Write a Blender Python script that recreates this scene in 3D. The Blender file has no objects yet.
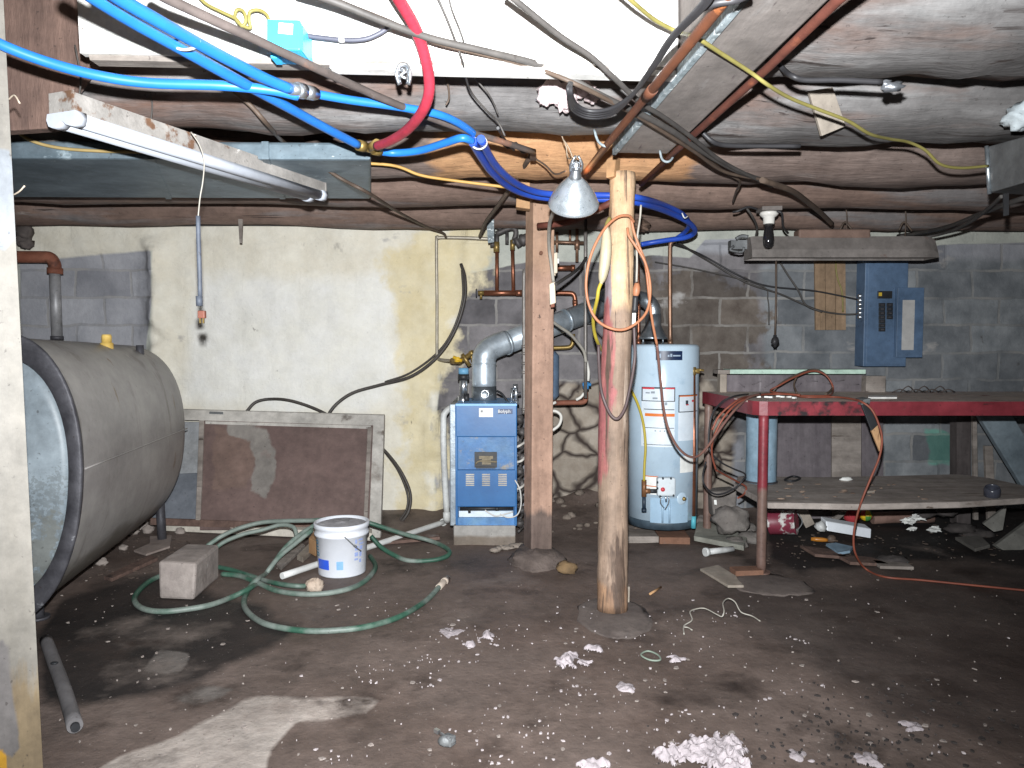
import bpy, bmesh, math, random
from mathutils import Vector, Matrix, noise
V = Vector
rnd = random.Random(11)
S = bpy.context.scene
COL = S.collection
CAM = V((0, 0, 1.27)); PITCH = math.radians(-3.0); F = 750.0
FW = V((0, math.cos(PITCH), math.sin(PITCH))); UP = V((0, -math.sin(PITCH), math.cos(PITCH)))

def ray(px, py): return V((px - 512, 0, 0)) + FW * F + UP * (384 - py)
def P(px, py, Y):
    d = ray(px, py); return CAM + d * (Y / d.y)
def PZ(px, py, z):
    d = ray(px, py); return CAM + d * ((z - CAM.z) / d.z)
def G(px, py, z=0.0): return PZ(px, py, z)
def proj(co):
    d = V(co) - CAM; k = F / max(d.dot(FW), .05)
    return 512 + d.x * k, 384 - d.dot(UP) * k
def zat(py, Y): return P(512, py, Y).z
def xat(px, Y): return (px - 512) * Y / (ray(px, 384).y)
def clamp(v, a=0., b=1.): return a if v < a else b if v > b else v
def nz(x, y=0., z=0.): return noise.noise(V((x, y, z)))

def sd(p, poly):
    x, y = p; best = 1e18; inside = False; n = len(poly)
    for i in range(n):
        x1, y1 = poly[i]; x2, y2 = poly[(i + 1) % n]
        dx, dy = x2 - x1, y2 - y1
        t = clamp(((x - x1) * dx + (y - y1) * dy) / (dx * dx + dy * dy + 1e-9))
        d = (x - x1 - t * dx) ** 2 + (y - y1 - t * dy) ** 2
        best = min(best, d)
        if (y1 > y) != (y2 > y) and x < (x2 - x1) * (y - y1) / (y2 - y1) + x1: inside = not inside
    return math.sqrt(best) * (1 if inside else -1)
def pm(poly, w):
    "mask of a polygon given in picture pixels: 0.5 on its border, w pixels wide"
    def f(co): return clamp(.5 + sd(proj(co), poly) / (2 * w))
    return f
def pmax(*fs): return lambda co: max(f(co) for f in fs)

# ---------------------------------------------------------------- materials
def lin(c):
    if isinstance(c, str):
        c = c.lstrip('#'); c = [int(c[i:i + 2], 16) / 255 for i in (0, 2, 4)]
        return tuple(v / 12.92 if v <= .04045 else ((v + .055) / 1.055) ** 2.4 for v in c) + (1,)
    return tuple(c) + (1,)

def mat(name, c1, c2=None, scale=6., stretch=(1, 1, 1), rough=.75, metal=0., bump=.15, bscale=None, spots=(), layers=(),
        lo=.35, hi=.65, spec=.4, brick=None, voro=None, trans=0., emit=None, under=0, grime=None):
    m = bpy.data.materials.new(name); m.use_nodes = True
    nt = m.node_tree; N = nt.nodes; L = nt.links
    for n in list(N): N.remove(n)
    out = N.new('ShaderNodeOutputMaterial'); b = N.new('ShaderNodeBsdfPrincipled'); L.new(b.outputs[0], out.inputs[0])
    tc = N.new('ShaderNodeTexCoord')
    def mapping(s, off=(0, 0, 0)):
        mp = N.new('ShaderNodeMapping'); mp.inputs['Scale'].default_value = s; mp.inputs['Location'].default_value = off
        L.new(tc.outputs['Object'], mp.inputs[0]); return mp.outputs[0]
    def nois(vec, sc, det=6, ro=.6):
        n = N.new('ShaderNodeTexNoise'); n.inputs['Scale'].default_value = sc; n.inputs['Detail'].default_value = det
        n.inputs['Roughness'].default_value = ro; L.new(vec, n.inputs['Vector']); return n.outputs['Fac']
    def rng(v, a, c, x=0., y=1.):
        r = N.new('ShaderNodeMapRange'); r.inputs[1].default_value = a; r.inputs[2].default_value = c
        r.inputs[3].default_value = x; r.inputs[4].default_value = y; L.new(v, r.inputs[0]); return r.outputs[0]
    def mix(f, a, bb, mode='MIX'):
        x = N.new('ShaderNodeMix'); x.data_type = 'RGBA'; x.blend_type = mode
        if isinstance(f, (int, float)): x.inputs[0].default_value = f
        else: L.new(f, x.inputs[0])
        for i, q in ((6, a), (7, bb)):
            if isinstance(q, tuple): x.inputs[i].default_value = q
            else: L.new(q, x.inputs[i])
        return x.outputs[2]
    def mul(a, k, op='MULTIPLY'):
        x = N.new('ShaderNodeMath'); x.operation = op; L.new(a, x.inputs[0])
        if isinstance(k, (int, float)): x.inputs[1].default_value = k
        else: L.new(k, x.inputs[1])
        return x.outputs[0]
    vec = mapping(stretch)
    base = nois(vec, scale)
    col = mix(rng(base, lo, hi), lin(c1), lin(c2 or c1))
    height = nois(vec, bscale or scale * 4, 5, .65)
    def put(col, i, attr, c, amp, ns):
        at = N.new('ShaderNodeAttribute'); at.attribute_name = attr
        n_ = mul(rng(nois(mapping(stretch if ns > 0 else (1, 1, 1), (3.1 * i + 1, 1.7, .3 * i)), abs(ns)), 0, 1, -.5, .5), amp)
        f = rng(mul(at.outputs['Fac'], n_, 'ADD'), .44, .56)
        cc = c if isinstance(c, (tuple, list)) and isinstance(c[0], str) else (c, c)
        return mix(f, col, mix(rng(nois(vec, scale * 1.7), .35, .65), lin(cc[0]), lin(cc[1])))
    for i, l_ in enumerate(layers[:under]): col = put(col, i, *l_)
    if brick:
        bw, bh, mort, mc, dx = brick
        sx = N.new('ShaderNodeSeparateXYZ'); L.new(tc.outputs['Object'], sx.inputs[0])
        cx = N.new('ShaderNodeCombineXYZ'); wn = mul(rng(nois(mapping((1, 1, 1), (.4, 3.3, 1.9)), 5.5, 3), 0, 1, -.5, .5), .05); wm = mul(rng(nois(mapping((1, 1, 1), (7.4, .3, 2.9)), 4.5, 3), 0, 1, -.5, .5), .05)
        L.new(mul(sx.outputs[0], wn, 'ADD'), cx.inputs[0]); L.new(mul(sx.outputs[2], wm, 'ADD'), cx.inputs[1])
        mp = N.new('ShaderNodeMapping'); mp.inputs['Location'].default_value = (dx, 0.02, 0); L.new(cx.outputs[0], mp.inputs[0])
        br = N.new('ShaderNodeTexBrick'); br.inputs['Scale'].default_value = 1; br.inputs['Brick Width'].default_value = bw
        br.inputs['Row Height'].default_value = bh; br.inputs['Mortar Size'].default_value = mort; br.inputs['Mortar Smooth'].default_value = .3
        br.inputs['Color1'].default_value = (.55, .55, .57, 1); br.inputs['Color2'].default_value = (1.35, 1.34, 1.32, 1); br.inputs['Mortar'].default_value = (.8, .8, .8, 1)
        L.new(mp.outputs[0], br.inputs['Vector'])
        col = mix(.75, col, br.outputs['Color'], 'MULTIPLY')
        mf = mul(br.outputs['Fac'], rng(nois(vec, 2.3), .38, .58))
        col = mix(mul(mf, .55), col, lin(mc))
        ak = N.new('ShaderNodeAttribute'); ak.attribute_name = 'cream'
        height = mul(height, mul(mul(br.outputs['Fac'], rng(ak.outputs['Fac'], .3, .6, -2.2, -.12)), 1), 'ADD')
    if voro:
        vs, vcol, vattr = voro
        vv = N.new('ShaderNodeTexVoronoi'); vv.feature = 'DISTANCE_TO_EDGE'; vv.inputs['Scale'].default_value = vs
        nv = N.new('ShaderNodeTexNoise'); nv.inputs['Scale'].default_value = 5; L.new(tc.outputs['Object'], nv.inputs['Vector'])
        ad = N.new('ShaderNodeMix'); ad.data_type = 'VECTOR'; ad.inputs[0].default_value = .12
        L.new(mapping((.75, 1, 1.15)), ad.inputs[4]); L.new(nv.outputs['Color'], ad.inputs[5]); L.new(ad.outputs[1], vv.inputs['Vector'])
        at = N.new('ShaderNodeAttribute'); at.attribute_name = vattr
        fac = rng(mul(at.outputs['Fac'], mul(base, .6), 'ADD'), .72, .88)
        edge = rng(vv.outputs['Distance'], .01, .10)
        v2 = N.new('ShaderNodeTexVoronoi'); v2.inputs['Scale'].default_value = vs; L.new(ad.outputs[1], v2.inputs['Vector'])
        sc_ = mix(rng(nois(vec, 9), .3, .7), lin(vcol[0]), lin(vcol[1]))
        bw_ = N.new('ShaderNodeRGBToBW'); L.new(v2.outputs['Color'], bw_.inputs[0])
        sc_ = mix(.45, sc_, bw_.outputs[0], 'SOFT_LIGHT')
        sc_ = mix(edge, lin(vcol[2]), sc_)
        col = mix(fac, col, sc_)
        height = mul(height, mul(mul(edge, 2.5), fac), 'ADD')
    for i, l_ in enumerate(layers[under:]): col = put(col, i + under, *l_)
    for i, (c, ns, t0, t1, st) in enumerate(spots):
        f = rng(nois(mapping(st, (5.3 + 2 * i, 2.1 * i, 7.7)), ns), t0, t1)
        col = mix(f, col, lin(c))
    gk = grime if grime is not None else (1. if bump else .35)
    if gk:
        ga = nois(mapping((1, 1, 1), (1.7, 9.2, 3.3)), 3.1, 8, .65); gb = nois(mapping((1, 1, 1), (4.7, 1.2, 8.3)), 19, 6, .7)
        gm = rng(mul(mul(ga, .6), mul(gb, .4), 'ADD'), .34, .66, 1 - .42 * gk, 1 + .24 * gk)
        gc = N.new('ShaderNodeCombineXYZ')
        for q_ in range(3): L.new(gm, gc.inputs[q_])
        col = mix(1., col, gc.outputs[0], 'MULTIPLY')
        col = mix(mul(rng(nois(mapping((1, 1, 1), (2.2, 3.2, 6.3)), 55, 3, .6), .66, .72), .55 * gk), col, lin('#2c2522'))
    L.new(col, b.inputs['Base Color'])
    b.inputs['Metallic'].default_value = metal; b.inputs['Specular IOR Level'].default_value = spec
    if isinstance(rough, tuple): L.new(rng(base, .3, .7, rough[0], rough[1]), b.inputs['Roughness'])
    else: b.inputs['Roughness'].default_value = rough
    if trans: b.inputs['Transmission Weight'].default_value = trans
    if emit: b.inputs['Emission Color'].default_value = lin(emit[0]); b.inputs['Emission Strength'].default_value = emit[1]
    if bump:
        bp = N.new('ShaderNodeBump'); bp.inputs['Strength'].default_value = bump; bp.inputs['Distance'].default_value = .02
        L.new(height, bp.inputs['Height']); L.new(bp.outputs[0], b.inputs['Normal'])
    return m

# ---------------------------------------------------------------- mesh builder
def catmull(pts, k=8, closed=False):
    pts = [V(p) for p in pts]
    if len(pts) < 3: return pts
    out = []; n = len(pts); rng_ = range(n if closed else n - 1)
    for i in rng_:
        if closed: a, b, c, d = pts[i - 1], pts[i], pts[(i + 1) % n], pts[(i + 2) % n]
        else:
            b, c = pts[i], pts[i + 1]
            a = pts[i - 1] if i else b * 2 - c
            d = pts[i + 2] if i + 2 < n else c * 2 - b
        for j in range(k):
            t = j / k
            out.append(.5 * ((2 * b) + (c - a) * t + (2 * a - 5 * b + 4 * c - d) * t * t + (3 * b - a - 3 * c + d) * t ** 3))
    if not closed: out.append(pts[-1])
    return out

class MB:
    def __init__(s): s.v = []; s.f = []; s.sm = []; s.mi = []; s.m = 0
    def face(s, idx, smooth=False): s.f.append(tuple(idx)); s.sm.append(smooth); s.mi.append(s.m)
    def add(s, vs):
        b = len(s.v); s.v.extend(V(x) for x in vs); return b
    def hexa(s, c8):
        b = s.add(c8)
        for q in ((0, 3, 2, 1), (4, 5, 6, 7), (0, 1, 5, 4), (1, 2, 6, 5), (2, 3, 7, 6), (3, 0, 4, 7)): s.face([b + i for i in q])
        return s
    def box(s, c, d, rot=None):
        c = V(c); h = V(d) / 2
        pts = [V((x * h.x, y * h.y, z * h.z)) for z in (-1, 1) for x, y in ((-1, -1), (1, -1), (1, 1), (-1, 1))]
        if rot is not None:
            if isinstance(rot, (int, float)): rot = Matrix.Rotation(rot, 3, 'Z')
            pts = [rot @ p for p in pts]
        return s.hexa([c + p for p in pts])
    def box2(s, a, b):
        a, b = V(a), V(b); return s.box((a + b) / 2, [abs(b[i] - a[i]) for i in range(3)])
    def slab(s, poly, ext):
        "polygon of 3-D points extruded by a vector"
        n = len(poly); b = s.add(poly); e = V(ext); s.add([V(p) + e for p in poly])
        s.face(range(b, b + n)); s.face(range(b + 2 * n - 1, b + n - 1, -1))
        for i in range(n):
            j = (i + 1) % n; s.face((b + i, b + n + i, b + n + j, b + j))
        return s
    def tube(s, pts, r, n=8, k=6, closed=False, caps=True, flat=1.0, wob=0., seed=0):
        rr = r if callable(r) else (lambda t: r)
        q = catmull(pts, k, closed) if k > 1 else [V(p) for p in pts]
        m = len(q); fr = None; rings = []
        for i, p in enumerate(q):
            t = (q[(i + 1) % m] - q[i - 1]) if closed else (q[min(i + 1, m - 1)] - q[max(i - 1, 0)])
            if t.length < 1e-9: t = V((0, 0, 1))
            t.normalize()
            if fr is None:
                fr = t.orthogonal().normalized() if abs(t.z) > .95 else t.cross(V((0, 0, 1))).normalized()
            else:
                fr = (fr - t * fr.dot(t)); fr = fr.normalized() if fr.length > 1e-6 else t.orthogonal().normalized()
            bi = t.cross(fr)
            rad = rr(i / max(m - 1, 1)); ring = []
            for j in range(n):
                a = 2 * math.pi * j / n
                w = 1 + (wob * (nz(math.cos(a) * 1.2 + seed, math.sin(a) * 1.2, i * .35 + seed) + .6 * nz(math.cos(a) * 3 + seed, math.sin(a) * 3, i * .9)) if wob else 0)
                ring.append(p + (fr * math.cos(a) + bi * math.sin(a) * flat) * rad * w)
            rings.append(s.add(ring))
        for i in range(m if closed else m - 1):
            a, b = rings[i], rings[(i + 1) % m]
            for j in range(n): s.face((a + j, a + (j + 1) % n, b + (j + 1) % n, b + j), True)
        if caps and not closed:
            s.face([rings[0] + n - 1 - j for j in range(n)]); s.face([rings[-1] + j for j in range(n)])
        return s
    def cyl(s, a, b, r0, r1=None, n=16, caps=True):
        r1 = r0 if r1 is None else r1
        return s.tube([a, b], lambda t: r0 + (r1 - r0) * t, n, 1, caps=caps)
    def lathe(s, prof, org, axis=(0, 0, 1), n=32, sy=1.0, cap=False):
        ax = V(axis).normalized(); M = V((0, 0, 1)).rotation_difference(ax).to_matrix(); org = V(org); rings = []
        for r, z in prof:
            rings.append(s.add([org + M @ V((r * math.cos(2 * math.pi * j / n), r * sy * math.sin(2 * math.pi * j / n), z)) for j in range(n)]))
        for a, b in zip(rings, rings[1:]):
            for j in range(n): s.face((a + j, a + (j + 1) % n, b + (j + 1) % n, b + j), True)
        if cap:
            s.face([rings[0] + n - 1 - j for j in range(n)]); s.face([rings[-1] + j for j in range(n)])
        return s
    def grid(s, nu, nv, fn, smooth=True, closed_u=False):
        b = s.add([fn(i / nu, j / nv) for j in range(nv + 1) for i in range(nu + 1)])
        for j in range(nv):
            for i in range(nu):
                a = b + j * (nu + 1) + i; s.face((a, a + 1, a + nu + 2, a + nu + 1), smooth)
        return s
    def blob(s, c, r, seed=0, n=14, rough=.35, fr=1.6, flatb=None, smooth=True):
        c = V(c); r = V(r) if hasattr(r, '__len__') else V((r, r, r)); m = n // 2 + 2
        b0 = len(s.v); rows = []
        for i in range(m + 1):
            th = math.pi * i / m; row = []
            for j in range(n):
                ph = 2 * math.pi * j / n
                d = V((math.sin(th) * math.cos(ph), math.sin(th) * math.sin(ph), math.cos(th)))
                k = 1 + rough * (noise.noise(d * fr + V((seed * 3.7, seed, 0))) + .5 * noise.noise(d * fr * 2.7 + V((0, seed, seed))))
                p = V((d.x * r.x, d.y * r.y, d.z * r.z)) * k
                if flatb is not None: p.z = max(p.z, flatb)
                row.append(c + p)
            rows.append(s.add(row))
        for a, b in zip(rows, rows[1:]):
            for j in range(n): s.face((a + j, b + j, b + (j + 1) % n, a + (j + 1) % n), smooth)
        return s
    def build(s, name, m, parent=None, bev=0., attrs=None, solid=0., subdiv=0, at=None):
        me = bpy.data.meshes.new(name)
        vs = s.v
        if parent is not None:
            org = V(parent['_org'])
        elif at is not None: org = V(at)
        else:
            xs = [v.x for v in vs]; ys = [v.y for v in vs]; zs = [v.z for v in vs]
            org = V(((min(xs) + max(xs)) / 2, (min(ys) + max(ys)) / 2, min(zs)))
        me.from_pydata([v - org for v in vs], [], s.f)
        ms = m if isinstance(m, (list, tuple)) else [m]
        for q in ms: me.materials.append(q)
        me.polygons.foreach_set('use_smooth', s.sm); me.polygons.foreach_set('material_index', s.mi)
        bm = bmesh.new(); bm.from_mesh(me); bmesh.ops.recalc_face_normals(bm, faces=bm.faces); bm.to_mesh(me); bm.free()
        if attrs:
            for k, fn in attrs.items():
                a = me.attributes.new(k, 'FLOAT', 'POINT'); a.data.foreach_set('value', [fn(v) for v in vs])
        me.update()
        o = bpy.data.objects.new(name, me); COL.objects.link(o)
        if parent is not None: o.parent = parent
        else: o.location = org
        o['_org'] = tuple(org)
        if solid:
            md = o.modifiers.new('thick', 'SOLIDIFY'); md.thickness = solid; md.offset = 0
        if bev:
            md = o.modifiers.new('bevel', 'BEVEL'); md.width = bev; md.segments = 2; md.limit_method = 'ANGLE'; md.angle_limit = math.radians(40)
        if subdiv:
            md = o.modifiers.new('sub', 'SUBSURF'); md.levels = subdiv; md.render_levels = subdiv
        return o

def tag(o, label, cat, group=None, kind=None):
    o['label'] = label; o['category'] = cat
    if group: o['group'] = group
    if kind: o['kind'] = kind
    return o
def struct(o, label=None, cat=None):
    o['kind'] = 'structure'
    if label: o['label'] = label
    if cat: o['category'] = cat
    return o
def thing(name, label, cat, loc, group=None):
    o = bpy.data.objects.new(name, None); COL.objects.link(o); o.location = V(loc); o['_org'] = tuple(V(loc)); o.empty_display_size = .1
    return tag(o, label, cat, group)
def lab(o, label): o['label'] = label; return o
def text(name, body, size, m, parent, M, solid=.001, bend=None):
    cu = bpy.data.curves.new(name, 'FONT'); cu.body = body; cu.size = size; cu.align_x = 'CENTER'; cu.align_y = 'CENTER'; cu.extrude = solid
    t = bpy.data.objects.new(name, cu); COL.objects.link(t)
    bpy.context.view_layer.update()
    me = bpy.data.meshes.new_from_object(t.evaluated_get(bpy.context.evaluated_depsgraph_get()))
    bpy.data.objects.remove(t)
    b = MB(); vs = [v.co.copy() for v in me.vertices]
    b.add([M @ v if bend is None else bend(v) for v in vs])
    for p in me.polygons: b.face(p.vertices)
    return b.build(name, m, parent)
# ================================================================ ROOM
YW = 5.65
# ---- floor
pale = [(70, 790), (120, 757), (175, 738), (222, 712), (252, 697), (300, 699), (345, 697), (378, 700), (365, 712), (330, 720), (296, 722), (284, 738), (270, 752), (262, 790)]
wet = [(40, 640), (60, 595), (150, 570), (215, 590), (260, 610), (300, 625), (285, 645), (235, 665), (170, 690), (90, 700), (40, 705)]
wet2 = [(640, 552), (700, 556), (720, 585), (660, 590), (632, 575)]
blk = [(765, 500), (1080, 500), (1080, 575), (960, 560), (880, 562), (800, 575), (770, 560)]  # black dirt under the bench, with the shelf's shadow painted in
greyp = [(140, 672), (160, 650), (190, 655), (180, 675)]
greyp2 = [(165, 700), (200, 685), (235, 690), (200, 705)]
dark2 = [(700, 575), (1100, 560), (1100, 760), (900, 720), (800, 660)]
def fz(x, y):
    z = .006 * nz(x * 2.1, y * 2.1) + .004 * nz(x * 6, y * 6, 3)
    k = clamp((y - 4.75) / .9)
    wx = clamp(1 - abs(x - .55) / .55)
    return z + k * k * (.03 + .13 * wx) * (1 + .5 * nz(x * 5, y * 5, 7))
X0, X1, Y0, Y1 = -3.95, 4.35, -.6, YW + .02
b = MB(); b.grid(200, 150, lambda u, v: V((X0 + (X1 - X0) * u, Y0 + (Y1 - Y0) * v, fz(X0 + (X1 - X0) * u, Y0 + (Y1 - Y0) * v))))
m_floor = mat('dirt_floor', '#54463f', '#74665f', scale=1.3, rough=(.55, .85), bump=.28, bscale=34, lo=.3, hi=.7,
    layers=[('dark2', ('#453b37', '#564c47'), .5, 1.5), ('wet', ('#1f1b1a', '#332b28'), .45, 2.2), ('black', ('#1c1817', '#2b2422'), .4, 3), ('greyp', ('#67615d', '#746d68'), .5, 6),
            ('pale', ('#b3a9a1', '#9b8f87'), .4, 4)],
    spots=[('#7d716a', 1.1, .60, .72, (1, 1, 1)), ('#3a2f2a', 2.6, .55, .68, (1, 1, 1)), ('#a39892', 48, .68, .72, (1, 1, 1)), ('#b3a9a4', 95, .71, .74, (1, 1, 1))])
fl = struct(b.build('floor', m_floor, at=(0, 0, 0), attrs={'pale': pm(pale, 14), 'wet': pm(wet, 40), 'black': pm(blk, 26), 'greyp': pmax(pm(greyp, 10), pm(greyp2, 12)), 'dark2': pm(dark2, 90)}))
lab(fl, 'damp brown dirt and concrete floor')

# ---- back wall (painted block + stone)
cream = [(150, 236), (152, 300), (146, 345), (150, 420), (150, 560), (436, 560), (436, 500), (434, 440), (440, 380), (452, 340), (466, 300), (462, 275), (500, 268), (540, 260), (570, 262),
         (600, 262), (625, 262), (650, 255), (690, 258), (705, 240), (760, 238), (880, 255), (940, 245), (1100, 240), (1100, 180), (-60, 180), (-60, 560), (22, 560), (20, 262), (60, 254), (110, 252), (148, 250)]
creamL = [(120, 170), (470, 170), (462, 275), (466, 300), (452, 340), (440, 380), (434, 440), (436, 560), (100, 560), (150, 420), (152, 250), (20, 262), (-60, 262), (-60, 170)]
white_ = [(195, 270), (390, 280), (385, 400), (300, 420), (180, 400)]
yel_ = [(392, 240), (475, 240), (470, 300), (440, 390), (440, 560), (385, 560), (400, 420), (392, 330)]
stone_ = [(535, 385), (700, 372), (735, 420), (735, 520), (535, 520)]
brown_ = [(635, 270), (745, 285), (760, 330), (740, 400), (690, 420), (640, 420)]
blue_ = [(760, 265), (1100, 255), (1100, 560), (740, 560), (740, 420), (760, 370)]
teal_ = [(925, 430), (954, 434), (952, 462), (930, 464)]
darkc = [(430, 262), (600, 255), (760, 250), (800, 300), (800, 440), (640, 440), (430, 440)]
m_wall = mat('painted_block_wall', '#8a8b91', '#a3a3a8', scale=3.2, grime=.3, rough=.85, bump=.35, bscale=30, brick=(.42, .205, .011, '#a39f9a', .12), under=4,
    voro=(4.6, ('#85796c', '#a0968a', '#3a302b'), 'stone'),
    layers=[('darkc', ('#5d5a5c', '#7e7a7c'), .5, 2), ('blue', ('#676b6f', '#878a8d'), .5, 1.6), ('brown', ('#4c433d', '#6f6760'), 1.9, 3.0), ('teal', ('#5c8a80', '#6f9a8e'), .9, 5),
            ('band', ('#bfc0b6', '#a6a8a0'), .3, 5), ('cream', ('#dcd7ca', '#d4cdbd'), .13, 8), ('white', ('#dfddd8', '#dcd9d0'), .35, 2), ('yel', ('#d8cdb0', '#cfc19d'), 1.3, 2.2)],
    spots=[('#9a958d', 4, .68, .76, (1, 1, .6)), ('#4a423c', 7, .70, .75, (1, 1, .7)), ('#a39f9c', 1.7, .66, .72, (1, 1, 1.6))])
creamLf = pm(creamL, 10)
def wallpt(u, v):
    x = X0 + (X1 - X0) * u; z = -.15 + 3.0 * v
    c = clamp((creamLf(V((x, YW, z))) - .3) / .5)
    y = YW - .05 * c - c * (.012 * nz(x * 3, z * 3) + .012 * nz(x * 9, z * 7)) + (1 - c) * .006 * nz(x * 4, z * 4)
    px, py = proj((x, YW, z))
    e = math.exp(-((px - 158) / 13.) ** 2) if py > 240 else 0
    e2 = math.exp(-((px - 437) / 9.) ** 2) if py > 390 else 0
    y -= (e + e2) * (.05 + .07 * nz(x * 7, z * 9, 4)) + .3 * e * max(0, nz(x * 15, z * 6, 8)) * .2
    return V((x, y, z))
b = MB(); b.grid(280, 104, wallpt)
wb = struct(b.build('wall_back', m_wall, at=(0, YW, 0), attrs={'cream': creamLf, 'band': pm(cream, 5), 'white': pm(white_, 70), 'yel': pm(yel_, 60), 'stone': pm(stone_, 18),
        'brown': pm(brown_, 35), 'blue': pm(blue_, 35), 'teal': pm(teal_, 10), 'darkc': pm(darkc, 25)}))
lab(wb, 'back basement wall of grey block, partly under cream paint')
m_block = mat('grey_block', '#6c6a6c', '#8a8786', scale=3, rough=.88, bump=.35, bscale=30, brick=(.42, .205, .011, '#a29e9c', .1))
b = MB(); b.box2((X0 - .12, Y0, -.15), (X0, YW + .1, 2.85)); struct(b.build('wall_left', m_block))
b = MB(); b.box2((X1, Y0, -.15), (X1 + .12, YW + .1, 2.85)); struct(b.build('wall_right', m_block))
m_boards = mat('subfloor_boards', '#6b5d53', '#867668', scale=3, stretch=(.5, 6, 3), rough=.8, bump=.3, brick=(2.2, .14, .006, '#241d19', 0))
b = MB()
yy = Y0
while yy < YW:
    b.box2((X0, yy, 2.74), (X1, min(yy + .172, YW + .1), 2.78)); yy += .178
struct(b.build('ceiling', m_boards))

# ================================================================ JOISTS AND BEAMS
m_log = mat('dusty_log', '#565352', '#716e6d', scale=2.2, stretch=(.55, 3.2, 3.2), rough=.85, bump=.42, bscale=9, lo=.38, hi=.62,
    spots=[('#6b544a', 1.5, .47, .62, (.5, 2.6, 2.6)), ('#332a27', 5, .62, .67, (.25, 6, 6)), ('#92908f', 1.7, .54, .68, (.5, 3, 3))])
m_log_pink = mat('bare_brown_log', '#6f5b52', '#856f64', scale=2.2, stretch=(.5, 3.2, 3.2), rough=.85, bump=.4, bscale=9,
    spots=[('#7d7877', 1.8, .52, .66, (.5, 3, 3)), ('#382c27', 5, .62, .67, (.25, 6, 6)), ('#a39b96', 3.1, .66, .74, (.5, 3, 3))])
m_log_center = mat('glow_tinted_pine_log', '#6a5a53', '#7f7069', scale=2.2, stretch=(.5, 3.2, 3.2), rough=.8, bump=.5, bscale=9,
    layers=[('warm_pine_tint', ('#b58c66', '#a37a58'), .5, 3)], spots=[('#5a463b', 4, .66, .72, (.35, 5, 5)), ('#8f8a88', 1.8, .60, .70, (.5, 3, 3))])  # orange middle: bare wood plus the lamp's warm light, painted into the colour
def log(name, label, xa, xb, Y, za, zb, r, m, seed, attrs=None, wob=.10, sq=1.0):
    b = MB(); n = 34; pts = []
    for i in range(n + 1):
        t = i / n; x = xa + (xb - xa) * t
        pts.append(V((x, Y + .02 * nz(x * .9, seed), za + (zb - za) * t + r + .012 * nz(x * 1.3, seed, 5))))
    b.tube(pts, lambda t: r * (1 + .06 * nz(t * 5, seed * 2.)), 28, 1, wob=wob, seed=seed * 5.3, flat=sq)
    return tag(b.build(name, m, attrs=attrs), label, 'joist', 'log floor joists')
log('log_joist', 'round dusty log joist crossing just above the top right frame edge', .86, X1, 1.60, 2.11, 2.10, .25, m_log, 1)
log('log_joist', 'thick grey log joist with smooth round cut end against the main beam', .74, X1, 2.36, 2.105, 2.10, .27, m_log, 2)
log('log_joist', 'brown and grey log joist behind the tilted beige shim board', .70, X1, 3.09, 2.09, 2.085, .265, m_log, 3)
pine_glowf = lambda co: clamp(.5 + (.62 - abs(co.x - .25)) / .5)
log('log_joist', 'log joist with orange lamp glow tinted onto bare wood over the round peeled post', -.98, X1, 3.82, 2.115, 2.055, .26, m_log_center, 4, {'warm_pine_tint': pine_glowf})
log('log_joist', 'log joist resting on top of the square post behind the metal lamp', -3.9, X1, 4.52, 2.13, 2.06, .25, m_log_pink, 5)
log('log_joist', 'farthest log joist lying along the top of the block wall', -3.9, X1, 5.34, 2.12, 2.055, .22, m_log_pink, 6)
log('log_joist', 'grey joist with metal clip below the white header board', -3.9, .46, 2.95, 2.12, 2.095, .24, m_log, 7)

m_beamw = mat('weathered_beam', '#706965', '#88807b', scale=2.4, stretch=(2.4, .6, 2.4), rough=.82, bump=.15, bscale=11, spots=[('#9b9896', 2, .60, .72, (3, .5, 3)), ('#54494a', 5, .64, .7, (6, .6, 6))])
m_galv = mat('galvanized', '#a9b3ba', '#c7ced2', scale=14, rough=(.28, .45), metal=.85, bump=.03, spots=[('#6d757a', 9, .62, .72, (1, 1, 1))])
m_strip = mat('flaking_metal_strip', '#6f797d', '#98a2a6', scale=30, rough=.8, spots=[('#d5dcdd', 40, .58, .64, (1, 1, 1)), ('#5d6468', 25, .62, .68, (1, 1, 1))])
A, B = V((.69, .9, 0)), V((.535, 3.15, 0)); dr = (B - A).normalized(); nr = V((dr.y, -dr.x, 0)); wA, wB = .09, .113
bm_ = thing('main_beam', 'wide grey main beam running from the top right to the round post', 'beam', (.6, 2., 2.06))
b = MB(); b.hexa([A - nr * wA + V((0, 0, 2.06)), A + nr * wA + V((0, 0, 2.06)), B + nr * wB + V((0, 0, 2.06)), B - nr * wB + V((0, 0, 2.06)),
        A - nr * wA + V((0, 0, 2.40)), A + nr * wA + V((0, 0, 2.40)), B + nr * wB + V((0, 0, 2.40)), B - nr * wB + V((0, 0, 2.40))])
b.build('timber', m_beamw, bm_, bev=.008)
b = MB(); e0, e1 = A - nr * (wA + .004), B - nr * (wB + .004)
b.hexa([e0 + V((0, 0, 2.052)), e0 + nr * .011 + V((0, 0, 2.052)), e1 + nr * .011 + V((0, 0, 2.052)), e1 + V((0, 0, 2.052)), e0 + V((0, 0, 2.057)), e0 + nr * .011 + V((0, 0, 2.057)), e1 + nr * .011 + V((0, 0, 2.057)), e1 + V((0, 0, 2.057))])
b.hexa([e0 - nr * .004 + V((0, 0, 2.052)), e0 + V((0, 0, 2.052)), e1 + V((0, 0, 2.052)), e1 - nr * .004 + V((0, 0, 2.052)), e0 - nr * .004 + V((0, 0, 2.10)), e0 + V((0, 0, 2.10)), e1 + V((0, 0, 2.10)), e1 - nr * .004 + V((0, 0, 2.10))])
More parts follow.
